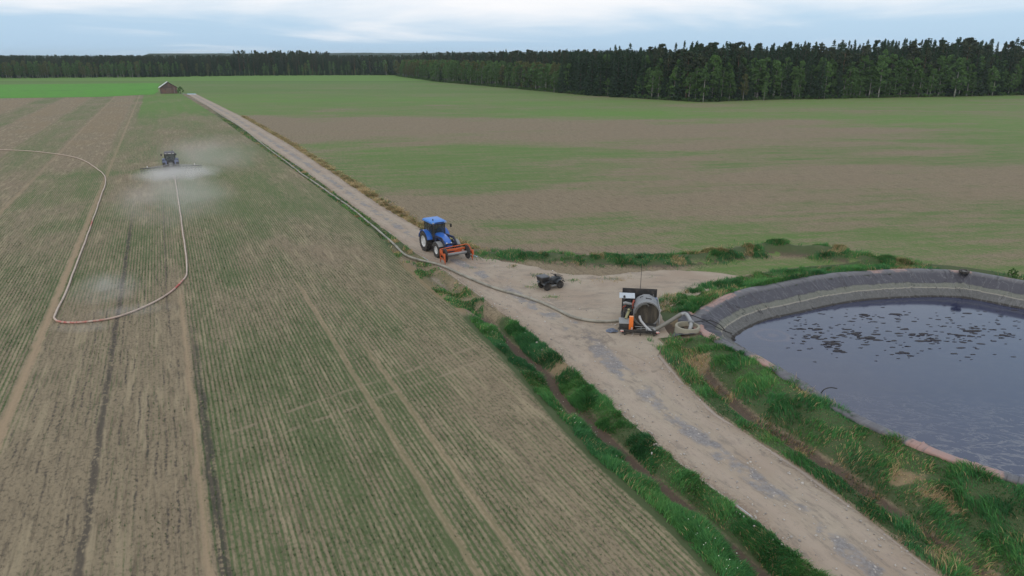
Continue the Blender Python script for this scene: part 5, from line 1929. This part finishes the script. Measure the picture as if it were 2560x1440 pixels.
# big drum, open end to the camera
mb = MB()
cx, cz, rd = .52, 1.02, .93
mb.lathe([(rd, 1.55), (rd, 3.2), (.02, 3.25), (.02, 3.1), (rd - .05, 3.05), (rd - .05, 1.55)], 'Y', 44, (cx, 0, cz))
drum = mb.build('tank', paint('tank_steel', (.21, .215, .225), .5, .5, (.13, .115, .09)), pump)
s = Sh('tank_inside')
pp = s.obj()
nn_ = s.noise(pp, 1.6, 4, .6); strk = s.noise(s.vec(s.mul(s.dot(pp, (1, 0, 0)), 3.0), s.mul(s.dot(pp, (0, 0, 1)), .4)), 1.0, 3)
TANKI = s.done(s.mix(s.step(.4, .65, strk), s.mix(nn_, (.062, .052, .040), (.030, .027, .025)), (.105, .090, .066)), .8)
MB().lathe([(.02, 1.72), (rd - .055, 1.68), (rd - .055, 1.74), (.02, 1.78)], 'Y', 44, (cx, 0, cz)).build('end_plate', TANKI, drum)
MB().lathe([(rd + .02, 1.53), (rd + .02, 1.62), (rd - .07, 1.62), (rd - .07, 1.53)], 'Y', 44, (cx, 0, cz)).build('rim', GREYM, drum)
MB().box((cx + .12, 2.3, cz + rd + .0), (.42, .10, .06), (0, .15, 0), .02).build('handle', BLACK, drum)
mb = MB()
for sg in (-1, 1): mb.box((cx + sg * .62, 2.4, .42), (.14, 1.3, .35), bev=.01)
mb.build('saddle', GREYM, drum)
MB().box((1.42, 2.55, .85), (.04, 2.2, 1.15), bev=.008).build('side_panel', LIGHTM, pump)
# engine side
mb = MB().box((-.72, 3.0, .72), (.72, 1.15, .72), bev=.05).box((-.72, 3.05, 1.15), (.46, .85, .25), bev=.04)
for k in range(4): mb.box((-.72, 2.65 + .25 * k, 1.32), (.34, .16, .12), bev=.02)
mb.cyl((-.72, 2.38, .8), (-.72, 2.30, .8), .26).box((-.72, 3.72, .85), (.9, .12, .95), bev=.02)
eng = mb.build('engine', DARKM, pump)
MB().tube([(-.40, 2.9, 1.2), (-.32, 2.8, 1.5), (-.36, 2.7, 1.62), (-.45, 2.5, 1.45), (-.42, 2.45, 1.1)], .07, 8).tube([(-1.05, 2.6, .9), (-1.12, 2.5, 1.15), (-.95, 2.4, 1.3)], .05, 8).build('manifold', RUST, eng)
MB().tube([(-1.12, 2.5, 1.42), (-.98, 2.5, 1.47), (-.55, 2.55, 1.38), (-.3, 2.62, 1.3)], [.11, .12, .10, .05], 10).build('muffler', GREYM, eng)
MB().cyl((-1.05, 3.0, 1.4), (-1.05, 3.0, 1.78), .09).cyl((-1.05, 3.0, 1.78), (-1.05, 3.0, 1.86), .07).build('air_filter', BLACK, eng)
mb = MB().box((-.85, 3.2, 1.80), (1.12, .62, .03), (.35, 0, .0), .008)
mb.build('lid', SILVER, pump)
mb = MB().cyl((.25, 3.45, 1.72), (.55, 3.45, 1.72), .12).box((.72, 3.45, 1.72), (.4, .22, .14), bev=.03).box((.55, 3.45, 1.84), (.5, .1, .06), bev=.02)
for x in (.6, .7, .8, .9): mb.box((x, 3.33, 1.72), (.04, .03, .2))
mb.tube([(.95, 3.5, 1.7), (1.05, 3.4, 1.9), (1.1, 3.3, 1.6)], .02, 6).box((.6, 3.7, 1.55), (.9, .5, .06))
mb.build('compressor', GREYM, pump)
mb = MB().box((1.22, 3.4, 1.48), (.28, .35, .30), bev=.04)
cn_ = mb.build('canister', paint('blue_grey', (.16, .20, .30), .5, .3), pump)
MB().box((1.25, 3.2, 1.42), (.16, .05, .12), bev=.01).build('label_plate', WHITER, cn_)
mb = MB().box((-1.0, .95, .42), (.78, 1.05, .52), bev=.03)
mb.build('tool_box', DARKM, pump)
mb = MB().box((-1.0, .92, .70), (.86, 1.14, .035), bev=.008)
mb.build('shelf', GREYM, pump)
mb = MB().box((-.60, .35, .74), (.29, .24, 1.02), bev=.02)
ob = mb.build('orange_box', BRIGHTO, pump)
MB().box((-.60, .35, 1.265), (.27, .22, .02), bev=.005).build('cap', paint('pale_orange', (.80, .36, .16), .5, .1), ob)
MB().tube([(-.95, 1.3, .72), (-.82, 1.5, 1.0), (-.72, 1.75, 1.15), (-.62, 2.05, 1.02), (-.6, 2.3, .85)], [.09, .10, .10, .09, .09], 10).cyl((-.72, 1.7, 1.12), (-.76, 1.62, 1.32), .09).build('pump_elbow', OLIVE, pump)
mb = MB().lathe([(.02, 0), (.30, .02), (.36, .10), (.36, .22), (.28, .30), (.02, .30)], 'Y', 22, (-.62, 1.95, .72))
mb.build('pump_housing', DARKM, pump)
MB().tube([(.62, 1.50, 1.66), (.45, 1.46, 1.82), (.18, 1.42, 1.80), (-.12, 1.38, 1.55), (-.34, 1.32, 1.10), (-.36, 1.25, .70), (-.18, 1.15, .45), (.15, 1.05, .38), (.55, .95, .36), (.95, .9, .34)], .062, 10).build('return_hose', paint('grey_rubber', (.085, .085, .08), .7, .5), pump)
MB().tube([(.02, 1.25, .98), (.02, 1.15, .90), (.12, .95, .72), (.45, .55, .46), (.78, .22, .28), (.86, .12, .22)], [.085, .095, .09, .085, .085, .10], 12).build('delivery_pipe', LIGHTM, pump)
mb = MB()
mb.tube([(-.9, 1.9, 1.2), (-.6, 1.6, 1.5), (-.4, 1.8, 1.48), (-.35, 2.2, 1.1)], .03, 6).tube([(-1.15, 2.2, .9), (-1.25, 1.6, .7), (-1.32, 1.0, .35), (-1.45, .8, .1)], .03, 6).tube([(-.1, 3.2, 1.3), (.1, 2.6, 1.95), (.6, 3.3, 1.85)], .02, 6)
mb.build('cable', BLACK, pump)
mb = MB().cyl((-.2, .35, .34), (.9, .55, .38), .03).cyl((-.3, .75, .36), (1.1, .85, .34), .035).box((.1, .3, .36), (.05, .05, .45))
mb.build('lever_rods', GREYM, pump)
MB().cyl((.12, 3.97, 1.9), (.12, 3.97, 3.95), .022, .014, 8).build('antenna', BLACK, pump)
tag(pump, 'skid-mounted slurry pump station with round steel tank beside the pond', 'pump')

# blue-white plastic by the skid
mb = MB()
pl = [(-.5, -.4), (.1, -.5), (.5, -.2), (.45, .3), (-.1, .45), (-.5, .15)]
G = [[Vector((7.05 + .42 * (i / 8 - .5) * 2, 45.0 + .38 * (j / 8 - .5) * 2, .06 + .16 * float(fbm(i * .45, j * .45, 77)) * math.sin(math.pi * min(max(i / 8, .05), .95)))) for j in range(9)] for i in range(9)]
vv = [[mb.bm.verts.new(p) for p in r_] for r_ in G]
for i in range(8):
    for j in range(8):
        if (i - 3.5) ** 2 + (j - 3.5) ** 2 < 15: mb.bm.faces.new((vv[i][j], vv[i + 1][j], vv[i + 1][j + 1], vv[i][j + 1]))
bmesh.ops.solidify(mb.bm, geom=mb.bm.faces[:], thickness=.012)
tag(mb.build('plastic_sheet', paint('pale_blue_plastic', (.22, .26, .36), .4, .3)), 'crumpled pale blue plastic under the hose end at the pump', 'plastic')

# ---- well ring and suction pipe
s = Sh('well_concrete'); pp = s.pos()
CONC = s.done(s.mix(s.noise(pp, 3, 4, .6), (.33, .31, .245), (.235, .22, .175)), .95)
wz = .02
well = MB().lathe([(.86, -.5), (.86, .46), (.84, .50), (.70, .50), (.68, .46), (.68, -.5)], 'Z', 40).build('concrete_well_ring', CONC)
well.location = (12.22, 44.5, wz + .17)
tag(well, 'pale concrete well ring sunk between the pump and the pond', 'well')
s = Sh('sump'); SUMP = s.done((.02, .018, .016), .08)
MB().lathe([(.01, .16), (.675, .16), (.675, .08), (.01, .08)], 'Z', 30).build('slurry_inside', SUMP, well)

PIPEM = paint('suction_hose', (.19, .18, .155), .55, .6, (.14, .125, .10))
BENDM = paint('bend_pipe', (.30, .31, .315), .45, .45, (.15, .13, .10))
suc = empty('suction_pipe', (10.0, 44.55, 0.1))
o0 = Vector((10.0, 44.55, 0.1))
A = at(1634, 826, .28); B = at(1702, 786, 1.0); C = at(1716, 786, 1.05); D = at(1728, 806, .95); E_ = at(1726, 819, .72); F_ = at(1720, 832, .35)
MB().tube([Vector(p) - o0 for p in catmull([A, A.lerp(B, .5) + Vector((0, 0, -.03)), B], .25)], .145, 14).build('hose', PIPEM, suc)
MB().tube([Vector(p) - o0 for p in catmull([B, C, D], .10)], .14, 14).build('bend', BENDM, suc)
MB().tube([Vector(p) - o0 for p in catmull([D, E_, F_], .10)], .125, 14).build('down_pipe', BENDM, suc)
for q, d_ in ((A, B - A), (D, E_ - D)):
    dn = d_.normalized() * .07
    MB().cyl(q - o0 - dn, q - o0 + dn, .19, seg=16).build('coupling', GREYM, suc)
tag(suc, 'grey suction pipe arching from the pump into the concrete well', 'pipe')


# loose flap of liner round the well
def flap():
    A_, B_, C_, D_ = Vector((12.6, 48.2, 0)), Vector((14.2, 46.9, 0)), Vector((14.2, 43.3, 0)), Vector((10.9, 43.5, 0))
    n = 34
    V = []
    for i in range(n):
        for j in range(n):
            a, b = i / (n - 1), j / (n - 1)
            p = A_.lerp(B_, a).lerp(D_.lerp(C_, a), b)
            wv = .09 * abs(math.sin(p.x * 2.2 + p.y * 3.1 + 2.5 * float(vnoise(p.x * .8, p.y * .8, 5)))) ** 3 + .05 * float(fbm(p.x * 1.5, p.y * 1.5, 7))
            V.append((p.x + .25 * float(vnoise(i * .3, j * .3, 1)), p.y, wv))
    V = np.array(V)
    V[:, 2] += np.maximum(right_z(V[:, 0], V[:, 1]), 0) + .03
    F = grid_faces(n, n)
    c = V[F].mean(1)
    m = (np.hypot(c[:, 0] - 12.22, c[:, 1] - 44.5) > .85) & (fbm(c[:, 0] * 1.1, c[:, 1] * 1.1, 44) > .27)
    at_ = dict(down=np.full(len(V), .3), along=np.zeros(len(V)), pink=.9 * np.exp(-((V[:, 0] - 13.4) / .5) ** 2 - ((V[:, 1] - 47.4) / .45) ** 2))
    me = np_mesh('liner_flap', V, F[m], at_, True)
    me.update()
    if sum(p.normal.z for p in me.polygons) < 0: me.flip_normals()
    tag(link('liner_flap', me, bpy.data.materials['pond_liner']), 'loose wrinkled flap of dark liner spread round the concrete well', 'plastic liner')


flap()
for k, pts in enumerate(([(1702, 778, 1.0), (1760, 800, .75), (1800, 822, .5), (1830, 834, .1)], [(1735, 805, .9), (1775, 802, .8), (1800, 812, .6), (1815, 830, .2)])):
    o = MB().tube(catmull([at(*p) for p in pts], .15), .035, 8).build('black_pipe', BLACK)
    tag(o, ['thin black pipe running from the suction bend down into the pond', 'second black pipe looping over the liner right of the well'][k], 'pipe')
o = MB().tube(catmull([at(2052, 984, .95), at(2060, 974, 1.25), at(2075, 969, 1.35), at(2092, 971, 1.2)], .1), 0.03, 8).build('bent_pipe', BLACK)
tag(o, 'short bent black pipe sticking out over the near pond edge', 'pipe')

# ---- hoses
def hose_mat(name, c1, c2):
    s = Sh(name)
    p = s.pos()
    n = s.noise(p, 1.2, 4, .65)
    c = s.mix(s.step(.4, .7, n), c1, c2)
    c = s.mix(s.mul(s.attr('red'), s.step(.35, .6, s.noise(p, 2.5, 3))), c, (.42, .055, .045))
    return s.done(c, .7)


def hose(name, pix, r, mat, label, reds=()):
    pts = catmull([at(px, py, 0.0) for px, py in pix], 0.45)
    pts = [Vector((p.x + .06 * (float(vnoise(i * .15, 0, 3)) - .5), p.y, 0)) for i, p in enumerate(pts)]
    zs = np.array([max(land_z(p.x, p.y), -0.12) for p in pts])
    k = np.ones(9) / 9
    zs = np.convolve(np.pad(zs, 4, 'edge'), k, 'valid')
    pts = [Vector((p.x, p.y, z + r + .02)) for p, z in zip(pts, zs)]
    mb = MB().tube(pts, r, 10)
    o = mb.build(name, mat)
    me = o.data
    co = np.zeros(len(me.vertices) * 3); me.vertices.foreach_get('co', co); co = co.reshape(-1, 3)
    red = np.zeros(len(co))
    for px, py, rad in reds:
        c = at(px, py); red = np.maximum(red, np.exp(-((np.hypot(co[:, 0] - c.x, co[:, 1] - c.y)) / rad) ** 2))
    me.attributes.new('red', 'FLOAT', 'POINT').data.foreach_set('value', red.astype(np.float32))
    return tag(o, label, 'hose')


hose('supply_hose', [(1548, 806), (1510, 809), (1470, 806), (1430, 797), (1395, 780), (1350, 760), (1300, 743), (1250, 729), (1200, 711), (1150, 689), (1100, 666), (1050, 651), (1012, 637), (985, 612), (955, 586), (920, 557), (880, 523), (840, 495), (800, 467), (760, 440), (720, 409), (680, 379), (650, 356), (620, 332), (590, 311), (560, 293), (520, 267), (490, 251), (468, 243)],
     .108, hose_mat('grey_hose', (.30, .285, .24), (.165, .155, .13)), 'thick grey slurry hose snaking from the pump along the road to the barn')
hose('drag_hose', [(-60, 371), (0, 375), (90, 380), (190, 395), (245, 425), (264, 450), (250, 500), (215, 600), (170, 720), (140, 785), (137, 800), (155, 808), (210, 808), (300, 793), (400, 750), (455, 706), (467, 670), (456, 570), (446, 500), (439, 456), (434, 438)],
     .072, hose_mat('pale_hose', (.50, .40, .33), (.38, .29, .24)), 'long pale drag hose looping over the left field behind the spraying tractor', ((200, 808, 1.3), (165, 808, .8), (230, 806, .8), (447, 716, 1.4), (232, 560, 2.0)))

# ---- spraying tractor and its boom
H2 = Vector((ROWD[0], ROWD[1], 0)); R2 = Vector((ROWN[0], ROWN[1], 0))
base2 = at(430, 427)
T2 = empty('tractor', (base2.x, base2.y, 0.0), H2)
make_tractor(T2, DULLB, paint('misted_roof', (.07, .065, .085), .6, .5), GREYM, loader=False, rear_lights=True)  # body and roof colours carry the greying of the mist
tag(T2, 'dull dark tractor seen from behind, driving through spray mist on the field', 'tractor')
bp = base2 - H2 * 1.95
boom = empty('spreader_boom', (bp.x, bp.y, 0), H2)
mb = MB().box((0, 0, .8), (.3, 1.6, .9), bev=.04).box((.2, 0, 1.25), (.2, 1.0, .2), bev=.03)
mb.build('centre_frame', DARKM, boom)
MB().lathe([(.02, -.2), (.32, -.2), (.32, .25), (.02, .25)], 'Z', 18, (-.05, 0, 1.35)).build('distributor', GREYM, boom)
for sg in (-1, 1):
    mb = MB()
    mb.box((0, sg * 2.7, .92), (.12, 3.9, .10), bev=.01).box((0, sg * 2.7, .55), (.08, 3.9, .07), bev=.01)
    for k in range(5):
        mb.cyl((0, sg * (.9 + .7 * k), .55), (0, sg * (1.25 + .7 * k), .92), .02, seg=6).cyl((0, sg * (1.25 + .7 * k), .92), (0, sg * (1.6 + .7 * k), .55), .02, seg=6)
    mb.build('boom_arm', DARKM, boom)
    MB().box((0, sg * 3.55, 1.12), (.1, .12, .34), bev=.02).build('marker', WHITER, boom)
    for k in range(10):
        y = sg * (.45 + .45 * k)
        MB().tube([(0, y, .9), (-.12, y, .6), (-.2, y, .12)], .028, 6).build('drop_tube', BLACK, boom)
    for k in range(2):
        MB().tube([(-.05, sg * .3, 1.4), (-.1, sg * (1.4 + k), 1.12), (-.05, sg * (2.6 + 1.5 * k), .98)], .04, 6).build('feed_hose', GREYM, boom)
MB().tube([(-.1, 0, .75), (-.5, 0, .45), (-1.1, 0, .15)], .085, 10).build('hose_coupling', GREYM, boom)
tag(boom, 'wide spreading boom with drop tubes carried behind the dull dark tractor', 'spreader')


# ---- barn
def barn():
    c = at(423.5, 234)
    ax = Vector((-0.55, 1.0, 0)).normalized()
    rz = math.atan2(ax.y, ax.x)
    root = empty('barn', (c.x, c.y, 0), rz=rz); root.scale = (.8, .8, .84)                 # local x runs back along the ridge
    s = Sh('old_boards'); p = s.obj()
    yy = s.dot(p, (0, 1, 0)); xx = s.dot(p, (1, 0, 0))
    b = s.math('FLOOR', s.math('DIVIDE', s.add(yy, xx), .22))
    n = s.noise(s.vec(s.mul(b, 3.7), s.mul(s.dot(p, (0, 0, 1)), .4)), 1.0, 3)
    red = s.noise(p, .45, 3)
    BO = s.done(s.mix(s.step(.4, .62, red), s.mix(n, (.145, .105, .095), (.085, .070, .072)), s.mix(n, (.22, .13, .105), (.14, .092, .08))), .95)
    W2, D_, EH, AH = 4.75, 9.0, 3.7, 6.7
    MB().prism([(-W2, -.2), (W2, -.2), (W2, EH), (0, AH), (-W2, EH)], 0, D_, 'YZ').build('wall', BO, root, False)
    ROOF = paint('roof_sheet', (.62, .66, .66), .45, .35, (.35, .36, .35))
    sl = math.atan2(AH - EH, W2)
    L = math.hypot(W2, AH - EH) + .7
    for sg in (-1, 1):
        mb = MB()
        yc = sg * (L / 2) * math.cos(sl); zc = AH + .10 - (L / 2) * math.sin(sl)
        mb.box((D_ / 2, yc, zc), (D_ + .8, L, .09), (-sg * sl, 0, 0), 0)
        rf = mb.build('roof', ROOF, root, False)
        m2 = MB()
        for k in range(14):
            m2.box((-.38 + (D_ + .76) * k / 13, yc, zc + .055), (.06, L, .04), (-sg * sl, 0, 0))
        m2.build('seam', ROOF, rf, False)
        MB().box((-.43, yc, zc - .09), (.06, L, .24), (-sg * sl, 0, 0)).build('barge_board', DARKM, root, False)
        MB().box((-.03, sg * (W2 - .08), EH / 2 - .05), (.08, .22, EH), (0, 0, 0)).build('corner_board', BO, root, False)
    MB().box((-.04, 0, 1.65), (.06, 3.0, 3.2)).build('door', paint('door_boards', (.17, .12, .10), .95, .6, (.22, .2, .18)), root, False)
    MB().box((-.05, -3.1, 1.9), (.05, .22, 3.4), (.06, 0, 0)).build('pale_board', paint('pale_board', (.33, .28, .28), .9, .2), root, False)
    MB().box((-.06, 0, EH), (.05, 8.6, .16)).build('tie_beam', paint('beam', (.09, .07, .065), .95, .2), root, False)
    tag(root, 'old weathered wooden barn with pale metal roof at the road\'s end', 'barn')


barn()

# ---- tyre on the far crest
c = at(2410, 681, .85)
ty = MB()
ty.lathe([(.30, -.13), (.46, -.16), (.55, -.12), (.58, 0), (.55, .12), (.46, .16), (.30, .13), (.33, 0)], 'Z', 30)
ty = ty.build('old_tyre', RUBBER)
MB().lathe([(.02, -.03), (.28, -.03), (.30, .0), (.28, .03), (.02, .03)], 'Z', 20).build('rim', GREYM, ty)
ty.scale = (.72, .72, .72); ty.location = (c.x, c.y, .93); ty.rotation_euler = (.10, -.05, 0)
tag(ty, 'old tyre lying on the far crest of the pond', 'tyre')


# ---- crust floating on the slurry
def crust():
    CR = Sh('floating_crust'); q = CR.noise(CR.pos(), 3.0, 3)
    CRM = CR.done(CR.mix(q, (.016, .014, .018), (.038, .033, .036)), .8)
    rs = np.random.default_rng(9)
    spots = []
    for k in range(400):
        px = rs.uniform(1960, 2600); py = 770 + (px - 1960) * -.01 + rs.normal(55, 36)
        if k % 3 == 0:
            cx_, cy_ = [(2010, 800), (2040, 840), (2130, 833), (2180, 845), (2250, 790), (2330, 845), (2440, 825), (2070, 865), (2090, 870), (2160, 790), (2400, 850), (2500, 830)][rs.integers(0, 12)]
            px, py = cx_ + rs.normal(0, 16), cy_ + rs.normal(0, 7)
        if py < 768 or py > 905: continue
        spots.append((px, py, rs.uniform(.035, .10) + .16 * rs.uniform() ** 5))
    big = [(2440, 827, .55), (2334, 852, .45), (2245, 786, .50), (2040, 823, .38), (2132, 833, .38), (2176, 845, .36), (2040, 843, .34), (2070, 862, .36), (2095, 877, .34), (2253, 883, .34), (2166, 787, .38), (2310, 836, .36), (2505, 838, .40), (2285, 838, .34), (2400, 838, .3)]

    def outline(x, y, r, el):
        a0 = rs.uniform(0, 6.28); P = []
        for k in range(9):
            a = a0 + 6.283 * k / 9
            rr = r * (0.55 + .75 * rs.uniform())
            P.append((x + math.cos(a) * rr * 1.6, y + math.sin(a) * rr * el * .75))
        return P
    mb = MB()
    for px, py, r in spots:
        c = at(px, py, WATER_Z)
        mb.prism(outline(c.x, c.y, r, .8), WATER_Z - .02, WATER_Z + .018, 'XY')
    tag(mb.build('crust_flecks', CRM, smooth=False), 'scattered small dark flecks of crust floating on the slurry', 'crust', kind='stuff')
    words = ['largest dark crust patch floating towards the right of the pond', None]
    for i, (px, py, r) in enumerate(big):
        c = at(px, py, WATER_Z)
        m2 = MB()
        for k in range(3):
            m2.prism(outline(c.x + rs.normal(0, r * .55), c.y + rs.normal(0, r * .3), r * (.55 - .1 * k), .75), WATER_Z - .02 - .004 * k, WATER_Z + .028 + .004 * k, 'XY')
        o = m2.build('crust_patch', CRM, smooth=False)
        tag(o, words[0] if i == 0 else 'larger ragged patch of dark crust floating amid the flecks on the slurry', 'crust patch', 'larger crust patches on the pond')


crust()


# ---- air: spray mist and haze
def mist(name, loc, scale, rz, dens, nscale, label, seed, power=1.0, low=0.35):
    s = Sh(name)
    nt_ = s.nt
    nt_.nodes.remove(s.b)
    p = s.obj()
    ln = s.n('ShaderNodeVectorMath', operation='LENGTH'); s.put(ln.inputs[0], p)
    fall = s.sub(1.0, s.step(0.15, 1.0, ln.outputs['Value']))
    nz = s.noise(s.add_vec(s.pos(), seed) if hasattr(s, 'add_vec') else s.pos(), nscale, 3, 0.6, 0.6)
    d = s.mul(s.mul(s.math('POWER', fall, power), s.step(low - 0.1, low + 0.45, nz)), dens)
    v = s.n('ShaderNodeVolumePrincipled')
    v.inputs['Color'].default_value = (0.93, 0.91, 0.89, 1)
    v.inputs['Anisotropy'].default_value = 0.2
    s.put(v.inputs['Density'], d)
    nt_.links.new(v.outputs[0], s.out.inputs['Volume'])
    mb = MB()
    bmesh.ops.create_icosphere(mb.bm, subdivisions=3, radius=1)
    o = mb.build(name, s.m)
    o.location = loc; o.scale = scale; o.rotation_euler = (0, 0, rz)
    tag(o, label, 'mist', kind='stuff')
    return o


rzb = math.atan2(ROWN[1], ROWN[0])
c = bp - H2 * 5.0 + R2 * 0.8
mist('spray_mist', (c.x, c.y, 0.5), (7.6, 8.0, 1.3), rzb, 0.62, 0.32, 'bright band of spray mist low behind the boom', 1, 1.0, .28)
c = bp + R2 * 6.5 + H2 * 3
mist('drifting_mist', (c.x, c.y, 2.2), (10.5, 17, 4.0), rzb, 0.042, 0.12, 'thin veil of mist drifting right of the spraying tractor', 2)
c = bp - H2 * 26
mist('trailing_mist', (c.x, c.y, 0.6), (9.0, 24, 1.9), rzb, 0.10, 0.14, 'faint trail of mist along the field behind the boom', 3)
c = at(270, 735)
mist('hose_dust', (c.x, c.y, 0.5), (3.4, 5.5, 1.1), rzb, 0.26, 0.45, 'puff of pale dust inside the loop of the drag hose', 4, 1.2, .36)
c = at(330, 785)
mist('hose_dust', (c.x, c.y, 0.25), (3.8, 1.3, .6), .35, 0.40, 0.7, 'wisp of dust along the near bend of the drag hose', 5, 1.0, .40)
c = at(205, 826)
mist('hose_dust', (c.x, c.y, 0.25), (2.6, 1.1, .5), .1, 0.38, 0.7, 'wisp of dust beneath the sharp turn of the drag hose', 6, 1.0, .38)


def haze():
    s = Sh('haze')
    s.nt.nodes.remove(s.b)
    v = s.n('ShaderNodeVolumePrincipled')
    v.inputs['Color'].default_value = (0.80, 0.90, 1.0, 1)
    v.inputs['Density'].default_value = 0.00008
    s.nt.links.new(v.outputs[0], s.out.inputs['Volume'])
    mb = MB().box((0, 3200, 24.0), (15000, 7600, 54.0))
    tag(mb.build('haze', s.m, smooth=False), 'thin even haze in the air over the farmland', 'haze', kind='stuff')


haze()
